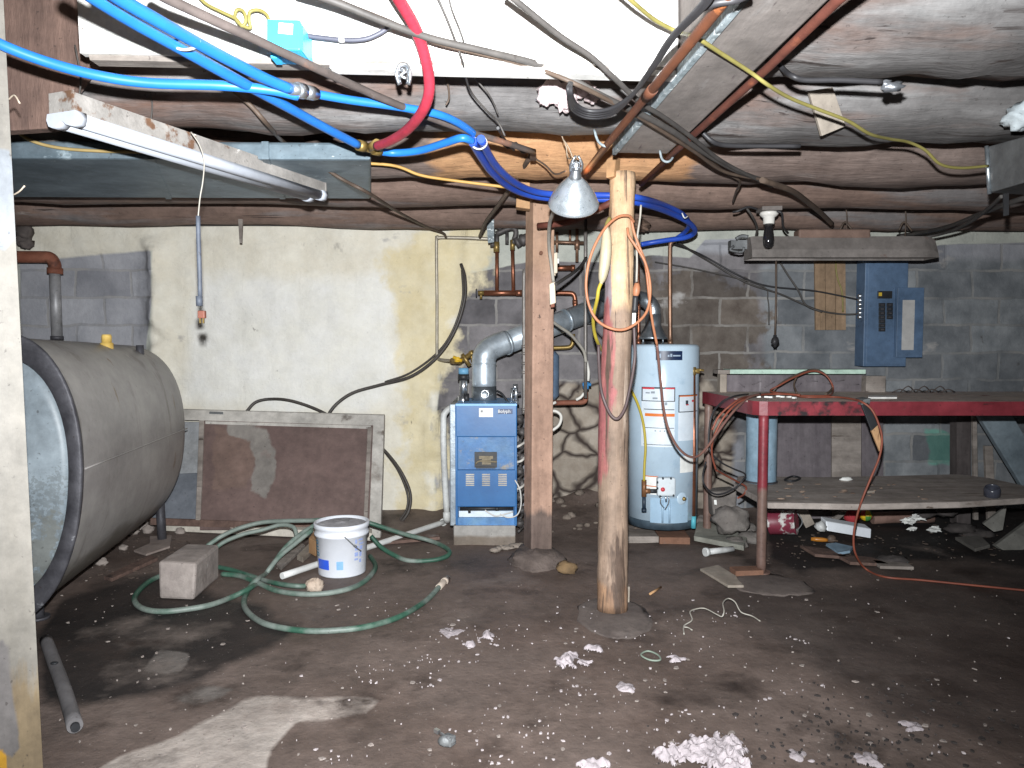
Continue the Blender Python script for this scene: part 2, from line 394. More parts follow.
lab(b.build('edge_strip', m_strip, bm_), 'flaking grey metal strip along the beam edge')

# white header board
m_white = mat('white_paint', '#e4e2df', '#d6d3ce', scale=3, rough=.6, bump=.08, spots=[('#a9a29c', 6, .70, .76, (1, 1, 1)), ('#8c847d', 34, .74, .77, (1, 1, 1))])
m_oldwood = mat('old_grey_wood', '#7b726b', '#988f88', scale=4, stretch=(.5, 4, 4), rough=.85, bump=.3, spots=[('#4f453f', 5, .64, .7, (.6, 4, 4))])
hb = thing('header_board', 'wide white painted header board behind the blue water pipes', 'board', P(380, 60, 2.25))
b = MB(); b.slab([P(74, -60, 2.25), P(678, -60, 2.25), P(678, 66, 2.25), P(80, 53, 2.25)], (0, .03, 0)); b.build('board', m_white, hb)
b = MB(); b.slab([P(88, 53, 2.262), P(678, 66, 2.262), P(678, 72, 2.262), P(90, 60, 2.262)], (0, .05, 0)); lab(b.build('lower_edge', m_oldwood, hb), 'bare grey wood lower edge')
b = MB(); b.slab([P(330, 62.5, 2.255), P(678, 70.5, 2.255), P(678, 76, 2.255), P(330, 68, 2.255)], (0, .05, 0)); lab(b.build('bead', m_white, hb), 'thin white bead')

m_redbrown = mat('red_brown_plank', '#5a4740', '#735c52', scale=4, stretch=(3, 3, .6), rough=.85, bump=.4, spots=[('#9a9492', 3, .60, .70, (1, 1, 1)), ('#3a2d29', 5, .62, .7, (2, 2, .5))])
b = MB(); b.slab([P(-10, -50, 2.62), P(70, -50, 2.62), P(78, 50, 2.62), P(92, 62, 2.62), P(66, 100, 2.62), P(52, 128, 2.62), P(-10, 132, 2.62)], (0, .05, 0))
tag(b.build('plank', m_redbrown, bev=.004), 'rough red-brown plank at the top left behind the single blue pipe', 'plank')

# sheet metal duct
m_ductm = mat('dull_blue_duct', '#66757e', '#7d8b94', scale=5, rough=.5, metal=.35, bump=.08, stretch=(.6, 1, 2), spots=[('#a9b8c0', 6, .64, .70, (1, 1, 2)), ('#3e474d', 2, .58, .7, (.5, 1, 2)), ('#c9d2d6', 18, .70, .74, (1, 1, 2))])
dq = [PZ(-60, 158, 2.055), PZ(371, 160, 2.055), PZ(371, 199, 2.055), PZ(-60, 197, 2.055)]
d = thing('air_duct', 'dull blue-grey sheet metal duct behind the fluorescent fixture', 'duct', (-2, 3.7, 2.055))
b = MB(); b.slab(dq, (0, 0, .075)); b.build('duct_body', m_ductm, d, bev=.012)
for px in (148, 262):
    b = MB(); u0, u1 = PZ(px, 158.5, 2.055), PZ(px + 18, 198.5, 2.055); b.hexa([u0 - V((0, .004, .004)), u0 + V((.03, -.004, -.004)), u1 + V((.03, 0, -.004)), u1 - V((0, 0, .004)), u0 + V((0, -.004, .07)), u0 + V((.03, -.004, .07)), u1 + V((.03, 0, .07)), u1 + V((0, 0, .07))])
    b.build('seam_band', m_ductm, d)
# beige ledge strip above duct
b = MB(); b.slab([P(8, 124, 3.25), P(150, 128, 3.25), P(150, 147, 3.25), P(8, 147, 3.25)], (0, .03, 0))
tag(b.build('plank', m_oldwood), 'greyish beige plank between the joist and the blue-grey duct', 'plank')

# end block near square post
b = MB(); b.slab([P(517, 178, 4.27), P(530, 177, 4.27), P(530, 209, 4.27), P(516, 207, 4.27)], (0, .09, 0))
m_pine = mat('bare_pine', '#a9815c', '#bd956c', scale=5, stretch=(3, 3, .5), rough=.75, bump=.2, spots=[('#7a5638', 5, .64, .7, (3, 3, .4))])
tag(b.build('wood_block', m_pine, bev=.004), 'small bare wood block beside the head of the square post', 'block')

# shim, bag, right duct
m_shim = mat('beige_board', '#a0968a', '#8f8479', scale=6, rough=.8, bump=.1)
b = MB(); b.slab([P(809, 91, 2.72), P(833, 87, 2.72), P(846, 126, 2.82), P(822, 136, 2.82)], (0, .02, .004))
tag(b.build('shim_board', m_shim, bev=.002), 'tilted beige shim board wedged against the logs under the yellow cable', 'board')
b = MB(); b.blob(P(1022, 117, 2.75), (.055, .06, .045), 4, 18, .5)
tag(b.build('plastic_wad', mat('pale_plastic', '#c9d2d6', '#b4bdc1', rough=.4)), 'crumpled pale plastic wad at the right frame edge', 'plastic')
m_dark = mat('dark_grey_metal', '#5f6061', '#77797a', scale=5, rough=.6, metal=.3, spots=[('#8c8a88', 7, .64, .7, (1, 1, 1))])
rd = thing('metal_duct', 'grey sheet metal duct hanging at the right frame edge', 'duct', P(1010, 190, 3.1))
b = MB(); b.hexa([P(989, 193, 3.1), P(1040, 178, 2.75), P(1090, 178, 3.1), P(1040, 196, 3.5), P(986, 147, 3.1), P(1040, 132, 2.75), P(1090, 132, 3.1), P(1040, 150, 3.5)])
b.build('duct_body', m_dark, rd, bev=.006)
b = MB(); b.tube([P(986.5, 146, 3.085), P(989.5, 194, 3.085)], .008, 8, 1); b.build('corner_flange', m_galv, rd)
b = MB(); b.slab([P(1003, 172, 3.2), P(1009, 170, 3.2), P(1009, 215, 3.2), P(1004, 216, 3.2)], (0, .006, 0)); b.build('hanger_strap', mat('black_strap', '#2b2b2d', rough=.6), rd)

# metal clip on joist, pink insulation
m_steel = mat('bright_steel', '#b9bdc2', '#d2d5d8', scale=20, rough=.3, metal=.9, bump=0)
b = MB(); c = P(404, 76, 2.235)
b.tube([c + V((-.012, 0, -.024)), c + V((-.018, -.012, 0)), c + V((-.010, -.012, .024)), c + V((.010, -.012, .024)), c + V((.018, -.012, 0)), c + V((.012, 0, -.024))], .006, 8, 4, flat=1.6)
b.tube([c + V((-.01, -.015, .012)), c + V((.008, -.02, .006)), c + V((-.008, -.02, -.006)), c + V((.01, -.015, -.012))], .005, 6, 4)
tag(b.build('pipe_clip', m_steel), 'small bright metal pipe clip on the joist beside the red hose', 'clip')
m_pink = mat('pinkish_insulation', '#c9b4b4', '#ddcdcd', scale=18, rough=.95, bump=.5, bscale=40)
b = MB()
for px, py, r, sd_ in ((552, 92, .05, 1), (566, 99, .045, 2), (545, 98, .028, 3), (572, 105, .02, 4), (585, 90, .035, 5), (592, 96, .028, 6)):
    b.blob(P(px, py, 2.675), (r, .03, r * .8), sd_, 14, .7, 2.2)
tag(b.build('insulation_tuft', m_pink), 'torn pinkish insulation tuft poking out under the white header board', 'insulation')

# ================================================================ POSTS
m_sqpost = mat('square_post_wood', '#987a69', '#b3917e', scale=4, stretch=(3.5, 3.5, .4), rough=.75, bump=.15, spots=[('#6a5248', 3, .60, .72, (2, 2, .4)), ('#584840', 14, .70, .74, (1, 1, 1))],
    layers=[('foot', ('#5a4b45', '#6d5d55'), .5, 5), ('warm_pine_tint', ('#b4937c', '#a98770'), .4, 3)])
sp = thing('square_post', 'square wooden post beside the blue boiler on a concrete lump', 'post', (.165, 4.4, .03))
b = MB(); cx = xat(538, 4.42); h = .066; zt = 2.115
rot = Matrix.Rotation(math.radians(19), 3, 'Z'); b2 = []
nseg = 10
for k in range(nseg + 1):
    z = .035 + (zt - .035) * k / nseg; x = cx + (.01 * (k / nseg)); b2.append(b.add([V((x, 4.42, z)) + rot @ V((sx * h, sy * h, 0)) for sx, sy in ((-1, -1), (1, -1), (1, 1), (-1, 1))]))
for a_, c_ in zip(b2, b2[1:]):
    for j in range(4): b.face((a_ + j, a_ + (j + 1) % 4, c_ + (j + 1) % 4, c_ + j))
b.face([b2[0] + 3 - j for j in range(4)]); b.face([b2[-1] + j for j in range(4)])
b.build('timber', m_sqpost, sp, bev=.006, attrs={'foot': lambda co: clamp(.5 + (.28 - co.z) / .3), 'warm_pine_tint': lambda co: clamp(.5 + (co.z - 1.7) / .5)})
b = MB(); q = P(541, 253, 4.33); b.cyl(q + V((0, -.014, 0)), q + V((0, .03, 0)), .011, n=14); lab(b.build('knot', mat('knot', '#6f4b38', rough=.8), sp), 'dark round knot')
m_conc = mat('lumpy_concrete', '#564b46', '#6d615b', scale=5, rough=.9, bump=.5, bscale=22)
b = MB(); c = G(537, 572); b.blob((c.x, 4.35, 0), (.165, .2, .075), 3, 22, .28, 2.2, flatb=-.01)
tag(b.build('concrete_footing', m_conc), 'lumpy concrete footing under the square post', 'footing')

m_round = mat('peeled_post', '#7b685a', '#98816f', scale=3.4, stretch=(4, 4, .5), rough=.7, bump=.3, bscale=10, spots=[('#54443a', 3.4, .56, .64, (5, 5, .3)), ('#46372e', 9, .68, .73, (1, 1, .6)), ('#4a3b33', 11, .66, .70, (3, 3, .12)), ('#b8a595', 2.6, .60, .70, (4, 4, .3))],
    layers=[('warm_pine_tint', ('#cfb08f', '#c3a07c'), .3, 3), ('grey', ('#7b7076', '#93868a'), .5, 5), ('red', ('#8a4a50', '#a26862'), 1.3, 4.5), ('foot', ('#94745a', '#7a6050'), .9, 4)])  # upper post tint blends pale wood with painted lamp glow
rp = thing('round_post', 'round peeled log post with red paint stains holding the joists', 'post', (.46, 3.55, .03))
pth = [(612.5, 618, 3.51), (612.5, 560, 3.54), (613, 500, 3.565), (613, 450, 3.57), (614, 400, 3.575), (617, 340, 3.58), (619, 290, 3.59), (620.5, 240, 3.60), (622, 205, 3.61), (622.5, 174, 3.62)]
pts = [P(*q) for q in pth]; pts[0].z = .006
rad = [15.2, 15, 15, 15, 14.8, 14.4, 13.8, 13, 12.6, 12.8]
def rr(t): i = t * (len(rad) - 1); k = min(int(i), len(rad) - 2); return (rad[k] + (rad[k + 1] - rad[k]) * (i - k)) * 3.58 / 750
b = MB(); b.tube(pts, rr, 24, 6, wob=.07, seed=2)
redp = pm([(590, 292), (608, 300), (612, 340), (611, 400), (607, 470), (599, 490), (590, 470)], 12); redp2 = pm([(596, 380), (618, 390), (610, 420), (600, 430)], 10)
b.build('log', m_round, rp, attrs={'warm_pine_tint': lambda co: clamp(.5 + (co.z - 1.45) / .5), 'grey': pm([(594, 226), (609, 226), (612, 300), (606, 345), (594, 330)], 6), 'red': pmax(redp, redp2), 'foot': lambda co: clamp(.5 + (.14 - co.z) / .2)})
b = MB(); b.slab([P(606, 158, 3.58), P(616, 156, 3.58), P(614, 176, 3.55), P(606, 178, 3.55)], (.03, .05, 0)); lab(b.build('wedge', m_pine, rp, bev=.004), 'small bare wood wedge at the post head')
m_slab = mat('pale_footing', '#5b514d', '#6d635e', scale=4, rough=.9, bump=.3)
b = MB(); c = G(619, 628); b.blob((c.x, 3.45, .0), (.175, .26, .014), 6, 26, .16, 2, flatb=-.005)
tag(b.build('footing_pad', m_slab), 'flat round concrete pad under the round peeled post', 'footing')

# left near post
m_lpost = mat('stained_white_post', '#7a756e', '#6d6860', scale=3, stretch=(3, 3, .5), rough=.6, bump=.15,
    layers=[('bluish', ('#6f7379', '#7b7f84'), .9, 4), ('rust', ('#7a6a52', '#665845'), 1.3, 2.6), ('yellow', ('#b08420', '#a67a22'), .4, 6), ('greyf', ('#5c5857', '#6b6664'), .8, 3)],
    spots=[('#69635c', 9, .68, .73, (1, 1, .4)), ('#8f8b84', 14, .68, .72, (1, 1, .5))])
wp = thing('white_post', 'stained white painted post standing at the left frame edge', 'post', (-1.4, 2., 0))
edge = [(-10, 4.5), (60, 4), (300, 20), (520, 31), (770, 43)]
Yp = 2.05
T0, T1 = P(3.5, 40, Yp), P(43, 775, Yp)
ang = math.radians(33); wdir = V((-math.cos(ang), -math.sin(ang), 0)); tdir = V((-math.sin(ang), math.cos(ang), 0))
b = MB(); xr = T0.x; xb = T1.x; top = V((xr, Yp, 2.40)); bot = V((xb + .002, Yp, -.005))
b.hexa([bot, bot + tdir * .09, bot + tdir * .09 + wdir * .14, bot + wdir * .14, top, top + tdir * .09, top + tdir * .09 + wdir * .14, top + wdir * .14])
# finer mesh for paint masks
b = MB()
def col4(t): p = bot.lerp(top, t); return [p, p + tdir * .09, p + tdir * .09 + wdir * .14, p + wdir * .14]
nn = 60; rows = []
for k in range(nn + 1):
    c4 = col4(k / nn); ring = []
    for i in range(4):
        a_, c_ = c4[i], c4[(i + 1) % 4]
        for j in range(6): ring.append(a_.lerp(c_, j / 6))
    rows.append(b.add(ring))
for a_, c_ in zip(rows, rows[1:]):
    for j in range(24): b.face((a_ + j, a_ + (j + 1) % 24, c_ + (j + 1) % 24, c_ + j))
b.face([rows[0] + 23 - j for j in range(24)]); b.face([rows[-1] + j for j in range(24)])
b.build('timber', m_lpost, wp, attrs={'bluish': pm([(-20, 150), (14, 150), (16, 250), (-20, 250)], 12), 'rust': lambda co: clamp(.5 + (.38 - co.z) / .8), 'yellow': pm([(-20, 730), (5, 732), (8, 790), (-20, 790)], 6), 'greyf': pm([(-20, 640), (8, 640), (14, 700), (25, 768), (-20, 735)], 12)})
m_nail = mat('nail', '#4b4542', rough=.5, metal=.6)
for py, pl in ((100, -1), (195, 1)):
    b = MB(); q = P(6 + (py - 60) * .055, py, Yp + .005)
    b.tube([q, q + V((.03, -.02, .006)), q + V((.05, -.03, .018 * pl))], .0022, 6, 4); b.build('tie_wire', mat('tie_wire', '#b9aa98', rough=.6), wp)
# ================================================================ OIL TANK
def pbox(b, x0, y0, x1, y1, Y, d):
    "box whose front face covers the given picture rectangle at depth Y, d metres deep"
    p, q = P(x0, y1, Y), P(x1, y0, Y); b.box2((p.x, Y, p.z), (q.x, Y + d, q.z)); return b
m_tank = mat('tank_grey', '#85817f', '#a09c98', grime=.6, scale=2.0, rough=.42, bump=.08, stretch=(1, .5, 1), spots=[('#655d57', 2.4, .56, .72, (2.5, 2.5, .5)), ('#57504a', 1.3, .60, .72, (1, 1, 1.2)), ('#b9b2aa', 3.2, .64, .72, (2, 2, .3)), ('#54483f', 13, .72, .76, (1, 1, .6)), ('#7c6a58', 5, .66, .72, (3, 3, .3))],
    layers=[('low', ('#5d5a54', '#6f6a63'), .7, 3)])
m_rim = mat('dark_rim', '#3f3e43', '#57565b', scale=10, rough=.55, metal=.3, spots=[('#8a8a8e', 22, .66, .72, (1, 1, 1))])
m_face = mat('tank_end', '#757f86', '#828b91', scale=2.5, rough=.45, bump=.05, layers=[('mould', ('#697074', '#757d81'), 2.2, -60), ('moss', ('#6f7270', '#686b69'), 2.2, -24)], spots=[('#8a959c', 5, .62, .72, (1, 1, .4))])
tk = thing('oil_tank', 'large horizontal grey oil tank with dark rimmed pale blue end', 'tank', (-2.3, 4.1, 0))
def tnk(s, th, k=1.0):
    "point on the tank: s metres along the axis, angle th, radial scale k"
    t = s / 1.78; cx = -2.225 - .25 * t; cy = 3.22 + 1.72 * t; zc = .685 + .01 * t; a = .36; bb = .63 - .055 * t
    x, z = a * math.copysign(abs(math.cos(th)) ** .92, math.cos(th)) * k, bb * math.copysign(abs(math.sin(th)) ** .92, math.sin(th)) * k
    r = math.radians(-4)
    return V((cx + x * math.cos(r) - z * math.sin(r), cy, zc + x * math.sin(r) + z * math.cos(r)))
def loft(rows, n=72):
    b = MB(); rg = [b.add([tnk(s, 2 * math.pi * j / n, k) for j in range(n)]) for s, k in rows]
    for a_, c_ in zip(rg, rg[1:]):
        for j in range(n): b.face((a_ + j, a_ + (j + 1) % n, c_ + (j + 1) % n, c_ + j), True)
    return b, rg
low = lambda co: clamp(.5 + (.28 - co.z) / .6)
b, rg = loft([(.02, .985), (.4, .985), (.8, .988), (1.2, .985), (1.55, .985), (1.64, .965), (1.72, .89), (1.77, .75), (1.80, .5), (1.81, .2), (1.812, .01)])
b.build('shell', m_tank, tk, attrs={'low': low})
b, rg = loft([(.06, .97), (.0, 1.02), (-.012, 1.022), (-.018, 1.0), (-.014, .86), (.0, .845), (.05, .84)]); b.build('rim', m_rim, tk)
b, rg = loft([(.03, .85), (.012, .84), (-.002, .75), (-.02, .45), (-.024, .2), (-.025, .01)])
b.build('end_cap', m_face, tk, attrs={'mould': pm([(30, 480), (62, 470), (60, 540), (50, 580), (34, 580)], 14), 'moss': pm([(30, 530), (60, 520), (48, 590), (34, 600)], 14)})
b = MB(); n = 40
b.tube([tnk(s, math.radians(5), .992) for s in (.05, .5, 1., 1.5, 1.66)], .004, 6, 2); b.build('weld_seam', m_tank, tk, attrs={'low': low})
for s in (.22, 1.62):
    for sg in (1, -1):
        c = tnk(s, math.radians(-90 + (12 if s < 1 else 38) * sg), .93); b = MB()
        b.tube([V((c.x, c.y, c.z + .03)), V((c.x + .01 * sg, c.y, -.005))], .028, 12, 1); b.tube([V((c.x + .01 * sg, c.y, -.004)), V((c.x + .01 * sg, c.y, .008))], .05, 14, 1)
        b.build('leg', m_rim, tk)
c = tnk(.95, math.radians(78), 1.0); b = MB(); b.lathe([(.001, .055), (.022, .055), (.026, .045), (.026, .01), (.034, .008), (.034, -.03)], c, n=20)
lab(b.build('filler_cap', mat('yellow_cap', '#d3b467', '#bf9a4a', rough=.5), tk), 'yellowish filler cap')
c = tnk(1.35, math.radians(70), 1.0); b = MB(); b.lathe([(.001, .03), (.022, .03), (.024, -.03)], c, n=18); b.build('bung', m_rim, tk)

# vent pipe behind tank
m_rustpipe = mat('rust_pipe', '#7d4a39', '#93604c', scale=9, rough=.75, metal=.2, bump=.2, spots=[('#5a3a30', 7, .58, .68, (1, 1, 1)), ('#a86a45', 12, .66, .72, (1, 1, 1))])
vp = thing('vent_pipe', 'rusty elbow pipe with grey drop leg above the tank', 'pipe', P(50, 335, 5.35))
b = MB(); b.tube([P(-10, 257, 5.35), P(40, 257, 5.35), P(50, 258, 5.35), P(54.5, 264, 5.35), P(55, 272, 5.35)], .042, 14, 5)
b.tube([P(55, 268, 5.35), P(55, 274, 5.35)], .052, 14, 1); lab(b.build('elbow', m_rustpipe, vp), 'rust coloured elbow')
b = MB(); b.tube([P(54.5, 268, 5.35), P(57, 337, 5.35)], .037, 14, 1); b.build('drop_leg', mat('grey_pipe', '#8e8d90', '#a3a2a3', scale=6, rough=.5, metal=.3, spots=[('#6d6a69', 6, .6, .7, (1, 1, .4))]), vp)
b = MB(); b.tube([P(57, 336, 5.35), P(57.1, 339.5, 5.35)], .043, 14, 1); b.build('collar', m_rim, vp)
b = MB()
for px, py, r, k in ((24, 232, .06, 1), (27, 243, .045, 2), (21, 240, .05, 3)): b.blob(P(px, py, 5.5), r, k, 12, .5)
tag(b.build('rubble_stone', mat('dark_rubble', '#4a4341', '#6b625e', rough=.9, bump=.4)), 'dark rubble lump at the wall top behind the white post', 'stone')

# ================================================================ BOILER
m_blue = mat('boiler_blue', '#295b8f', '#30679b', scale=3, grime=.35, rough=.38, bump=.03, spots=[('#2a5f9b', 5, .66, .74, (1, 1, 1))])
m_blue2 = mat('boiler_recess', '#3b6aa0', '#52789f', scale=5, rough=.5, spots=[('#8e877d', 9, .60, .70, (1, 1, 1)), ('#6d5a45', 14, .66, .72, (1, 1, 1))])
m_jack = mat('jacket_grey', '#7f8890', '#959da3', scale=4, rough=.45, metal=.4)
m_black = mat('black_paint', '#1f2023', '#2d2e31', rough=.5, bump=.05)
m_paper = mat('white_paper', '#e8e8e4', '#dcdcd8', scale=20, rough=.6, bump=0)
m_brass = mat('brass', '#86703f', '#9c8350', scale=12, rough=.45, metal=.6, bump=.05)
m_copper = mat('copper', '#85543f', '#9c6750', scale=10, rough=.4, metal=.75, bump=.05, spots=[('#6f4a3b', 8, .60, .70, (1, 1, 1)), ('#b98468', 14, .66, .72, (1, 1, 1))])
m_pipegrey = mat('dull_pipe', '#75706c', '#8c8681', scale=9, rough=.5, metal=.5, spots=[('#9c6d52', 6, .62, .70, (1, 1, 1))])
YB = 4.72
bo = thing('boiler', 'blue gas boiler with louvred front panel on a concrete base', 'boiler', P(486, 545, 4.9))
b = MB(); pbox(b, 450, 404, 516.5, 526, YB + .03, .58); b.build('jacket', m_jack, bo, bev=.006)
b = MB(); pbox(b, 455.5, 405, 517, 437, YB - .012, .05); b.build('upper_panel', m_blue, bo, bev=.006)
b = MB(); pbox(b, 455.5, 403.6, 517, 406.2, YB - .016, .5); b.build('top_cover', mat('boiler_top', '#6fa3d6', '#7fb0de', rough=.4, bump=0), bo, bev=.003)
# recess: back + sides
b = MB(); pbox(b, 457, 437, 515, 470.5, YB + .016, .012); rc = b.build('burner_recess', m_blue2, bo)
b = MB(); pbox(b, 474.5, 452, 497, 467.5, YB + .008, .01); pbox(b, 476, 466.8, 495.5, 468.5, YB - .002, .02); lab(b.build('burner_window', m_black, rc), 'black burner opening')
b = MB(); pbox(b, 479, 456, 493, 459, YB + .002, .008); pbox(b, 482, 459, 491, 464.5, YB + .003, .006); b.tube([P(475.5, 464, YB), P(480, 461, YB), P(497, 462, YB)], .006, 8, 3); b.build('burner_tube', mat('dull_burner', '#6d6350', '#8a7d66', rough=.6, scale=30), rc)
b = MB(); pbox(b, 455.5, 405, 457.6, 525, YB - .01, .06); pbox(b, 514.4, 405, 517, 525, YB - .01, .06); b.build('side_flange', m_blue, bo, bev=.003)
b = MB(); pbox(b, 456.5, 470, 516.5, 507, YB - .012, .05); pn = b.build('lower_panel', m_blue, bo, bev=.006)
for x0, x1 in ((465.8, 474.2), (482, 490), (498.3, 506.8)):
    b = MB()
    for k in range(7):
        y = 474 + k * 1.8; pbox(b, x0, y, x1, y + 1.0, YB - .02, .012)
    lab(b.build('louver', mat('louver', '#b9b3a6', '#a89f92', rough=.5), pn), 'pale dusty louver slots')
b = MB(); pbox(b, 456.5, 507.5, 516.5, 518, YB + .02, .02); b.build('gas_bay', mat('dark_bay', '#2c5076', '#3a5f86', rough=.6), bo)
b = MB(); pbox(b, 459, 511, 513, 517, YB + .0, .015); b.build('burner_tray', mat('pale_tray', '#b9c6d2', '#d2dbe2', rough=.4, bump=0), bo)
b = MB(); b.tube([P(460, 508.8, YB - .006), P(513.5, 508.2, YB - .006)], .011, 12, 1); b.tube([P(469, 508, YB - .006), P(469.5, 513, YB - .006)], .009, 10, 1); b.tube([P(497, 507, YB - .006), P(497, 510.5, YB - .006)], .015, 12, 1); b.build('gas_manifold', m_black, bo)
b = MB(); pbox(b, 456, 517.5, 516.5, 526, YB - .006, .04); b.build('bottom_rail', mat('rail_blue', '#5b7f9f', '#3f73ad', rough=.5, scale=5), bo, bev=.003)
b = MB(); pbox(b, 479, 408.2, 493, 417, YB - .0145, .003); b.build('label', m_paper, bo)
b = MB(); pbox(b, 480.6, 410.2, 482.8, 412.4, YB - .016, .002); b.build('label_mark', mat('label_grey', '#8d8d90', bump=0), bo)
b = MB(); pbox(b, 498, 409, 512.5, 414, YB - .0145, .003); npl = b.build('nameplate', mat('plate_navy', '#10254a', '#14305c', rough=.4, bump=0), bo, bev=.001)
Mt = Matrix.Translation(P(504.2, 411.4, YB - .0155)) @ Matrix.Rotation(math.radians(90), 4, 'X')
text('lettering', 'Bolyph', .029, m_paper, npl, Mt)
b = MB()
b.tube([P(513, 512, YB - .01), P(505, 514, YB - .03), P(496, 516, YB - .03), P(489, 513, YB - .02), P(485, 510, YB - .02)], .004, 6, 5)
b.tube([P(515, 480, YB - .01), P(520, 490, YB - .02), P(521, 505, YB - .02), P(517, 515, YB - .02), P(508, 517.5, YB - .03), P(500, 514, YB - .03)], .0045, 6, 5); b.build('control_wire', mat('pale_wire', '#c9c6c0', rough=.5, bump=0), bo)
b = MB(); pbox(b, 453.5, 525.8, 515.5, 548, YB - .02, .62); b.build('concrete_base', mat('boiler_base', '#8a8784', '#9c9893', scale=4, rough=.85, bump=.2, layers=[('dk', ('#6f6459', '#7d7268'), .5, 4)]), bo, bev=.008, attrs={'dk': lambda co: clamp(.5 + (.07 - co.z) / .12)})

# flue
m_flue = mat('flue_galvanized', '#aeb9c2', '#c3ccd3', scale=10, rough=(.35, .5), metal=.55, bump=.02, spots=[('#8d99a3', 5, .62, .72, (1, 1, 1))])
m_flue_d = mat('flue_collar', '#777f86', '#949ba1', scale=14, rough=.4, metal=.8, bump=.1)
fl_ = thing('flue_pipe', 'galvanized flue pipe rising from the blue boiler and slanting to the chimney', 'pipe', P(484, 404, 5.0))
q0, q1, q2 = P(484, 405, 5.0), P(484, 362, 5.0), P(484, 352, 5.0)
b = MB(); b.tube([P(484, 388, 5.0), q1, P(485, 355.5, 5.0), P(489.5, 349.5, 5.02), P(497, 345.5, 5.04), P(507, 342, 5.06)], .080, 26, 5); b.build('elbow', m_flue, fl_)
b = MB(); b.tube([P(503, 344, 5.05), P(540, 330, 5.2), P(612, 303.5, 5.5)], .077, 26, 1); b.build('slanted_run', m_flue, fl_)
b = MB()
for x, y, Y in ((505, 343.3, 5.06), (565, 320.7, 5.3), (586, 313, 5.39)):
    b = MB(); a_ = P(x, y, Y); dd = (P(612, 303.5, 5.5) - P(503, 344, 5.05)).normalized(); b.tube([a_, a_ + dd * .02], .083, 26, 1); b.build('seam_ring', m_flue, fl_)
b = MB(); b.tube([P(484, 364, 5.0), P(484, 362.5, 5.0)], .083, 26, 1); b.build('seam_ring', m_flue, fl_)
b = MB(); b.tube([P(484, 405, 5.0), P(484, 386, 5.0)], .083, 26, 1); b.tube([P(484, 405, 5.0), P(484, 402, 5.0)], .09, 26, 1); lab(b.build('collar', m_flue_d, fl_), 'duller grey lower collar with a stamped round mark')
b = MB(); c = P(485, 394, 4.914); b.lathe([(.020, 0), (.024, -.006), (.028, 0)], c, (0, 1, 0), 20); b.build('stamp', m_steel, fl_)

# gas valve left of the boiler flue
gl = thing('gas_line', 'thin wall conduit dropping to a yellow brass valve left of the flue', 'pipe', P(437, 362, 5.52))
b = MB(); b.tube([P(491, 239, 5.5), P(470, 238, 5.5), P(447, 237.5, 5.5), P(438.5, 238, 5.5), P(436.5, 241, 5.5), P(437, 300, 5.52), P(437, 352, 5.52), P(438, 358, 5.5), P(442, 360, 5.45), P(455, 361, 5.3)], .012, 10, 4); b.build('conduit', mat('conduit', '#9a9284', '#ada596', rough=.5, metal=.4), gl)
b = MB(); b.tube([P(452, 361, 5.32), P(460, 361, 5.25)], .022, 12, 1); b.tube([P(460, 361, 5.24), P(468, 356, 5.22), P(473, 352, 5.2)], .018, 10, 3); b.tube([P(462, 354, 5.2), P(470, 366, 5.2)], .014, 10, 1); b.tube([P(470, 351, 5.22), P(473, 362, 5.22)], .01, 8, 1); lab(b.build('valve_body', m_brass, gl), 'brass valve body')
b = MB(); c = P(457, 359.5, 5.2); b.box(c, (.03, .02, .035), .5); b.tube([P(453, 357, 5.2), P(462, 361, 5.2)], .012, 8, 1); lab(b.build('valve_handle', mat('yellow_handle', '#d8b02e', '#c79d22', rough=.5, bump=0), gl), 'yellow valve handle')
rv = thing('relief_valve', 'blue topped silver relief valve on the boiler beside the flue', 'valve', P(463, 403, 4.95))
b = MB(); b.tube([P(463.5, 404, 4.95), P(463.5, 396, 4.95)], .038, 12, 1); b.tube([P(463.5, 396, 4.95), P(463.5, 377, 4.95)], .026, 14, 1); b.build('body', m_steel, rv)
b = MB(); b.tube([P(463.5, 380, 4.95), P(463.5, 374, 4.95)], .038, 14, 1); b.tube([P(464, 398, 4.92), P(469, 398, 4.92)], .03, 12, 1); b.build('black_ring', m_black, rv)
b = MB(); b.tube([P(463.5, 374, 4.95), P(463.5, 368, 4.95)], .034, 14, 1); b.build('cap', mat('pale_blue_cap', '#5f93b4', '#74a6c4', rough=.5, bump=0), rv)

# ================================================================ WATER HEATER
m_heat = mat('heater_pale_blue', '#b0c4d4', '#b8cbd9', scale=2, grime=.25, rough=.2, bump=.01, spots=[('#93adc2', 3, .62, .72, (1, 1, 1))])
hx, hy, hr = P(663, 400, 4.96).x, 4.96, .231
zb, zt_ = .085, 1.272
wh = thing('water_heater', 'tall pale blue gas water heater standing on bricks', 'water heater', (hx, hy, .08))
b = MB(); b.lathe([(.02, zb + .055), (hr, zb + .055), (hr, zt_ - .02), (hr - .006, zt_ - .008), (hr - .02, zt_), (.02, zt_ + .004)], (hx, hy, 0), n=64, cap=True); b.build('tank_jacket', m_heat, wh)
b = MB(); b.lathe([(.02, zb), (hr - .006, zb), (hr - .004, zb + .07), (.02, zb + .07)], (hx, hy, 0), n=64, cap=True); lab(b.build('base_ring', mat('base_ring', '#3c4a55', '#4a5863', rough=.5), wh), 'dark blue-grey base ring')
def hz(py, off=0.): return zat(py, hy - hr * .96)
def ha(px): return math.asin(clamp((px - 663) / 35.6, -.995, .995))
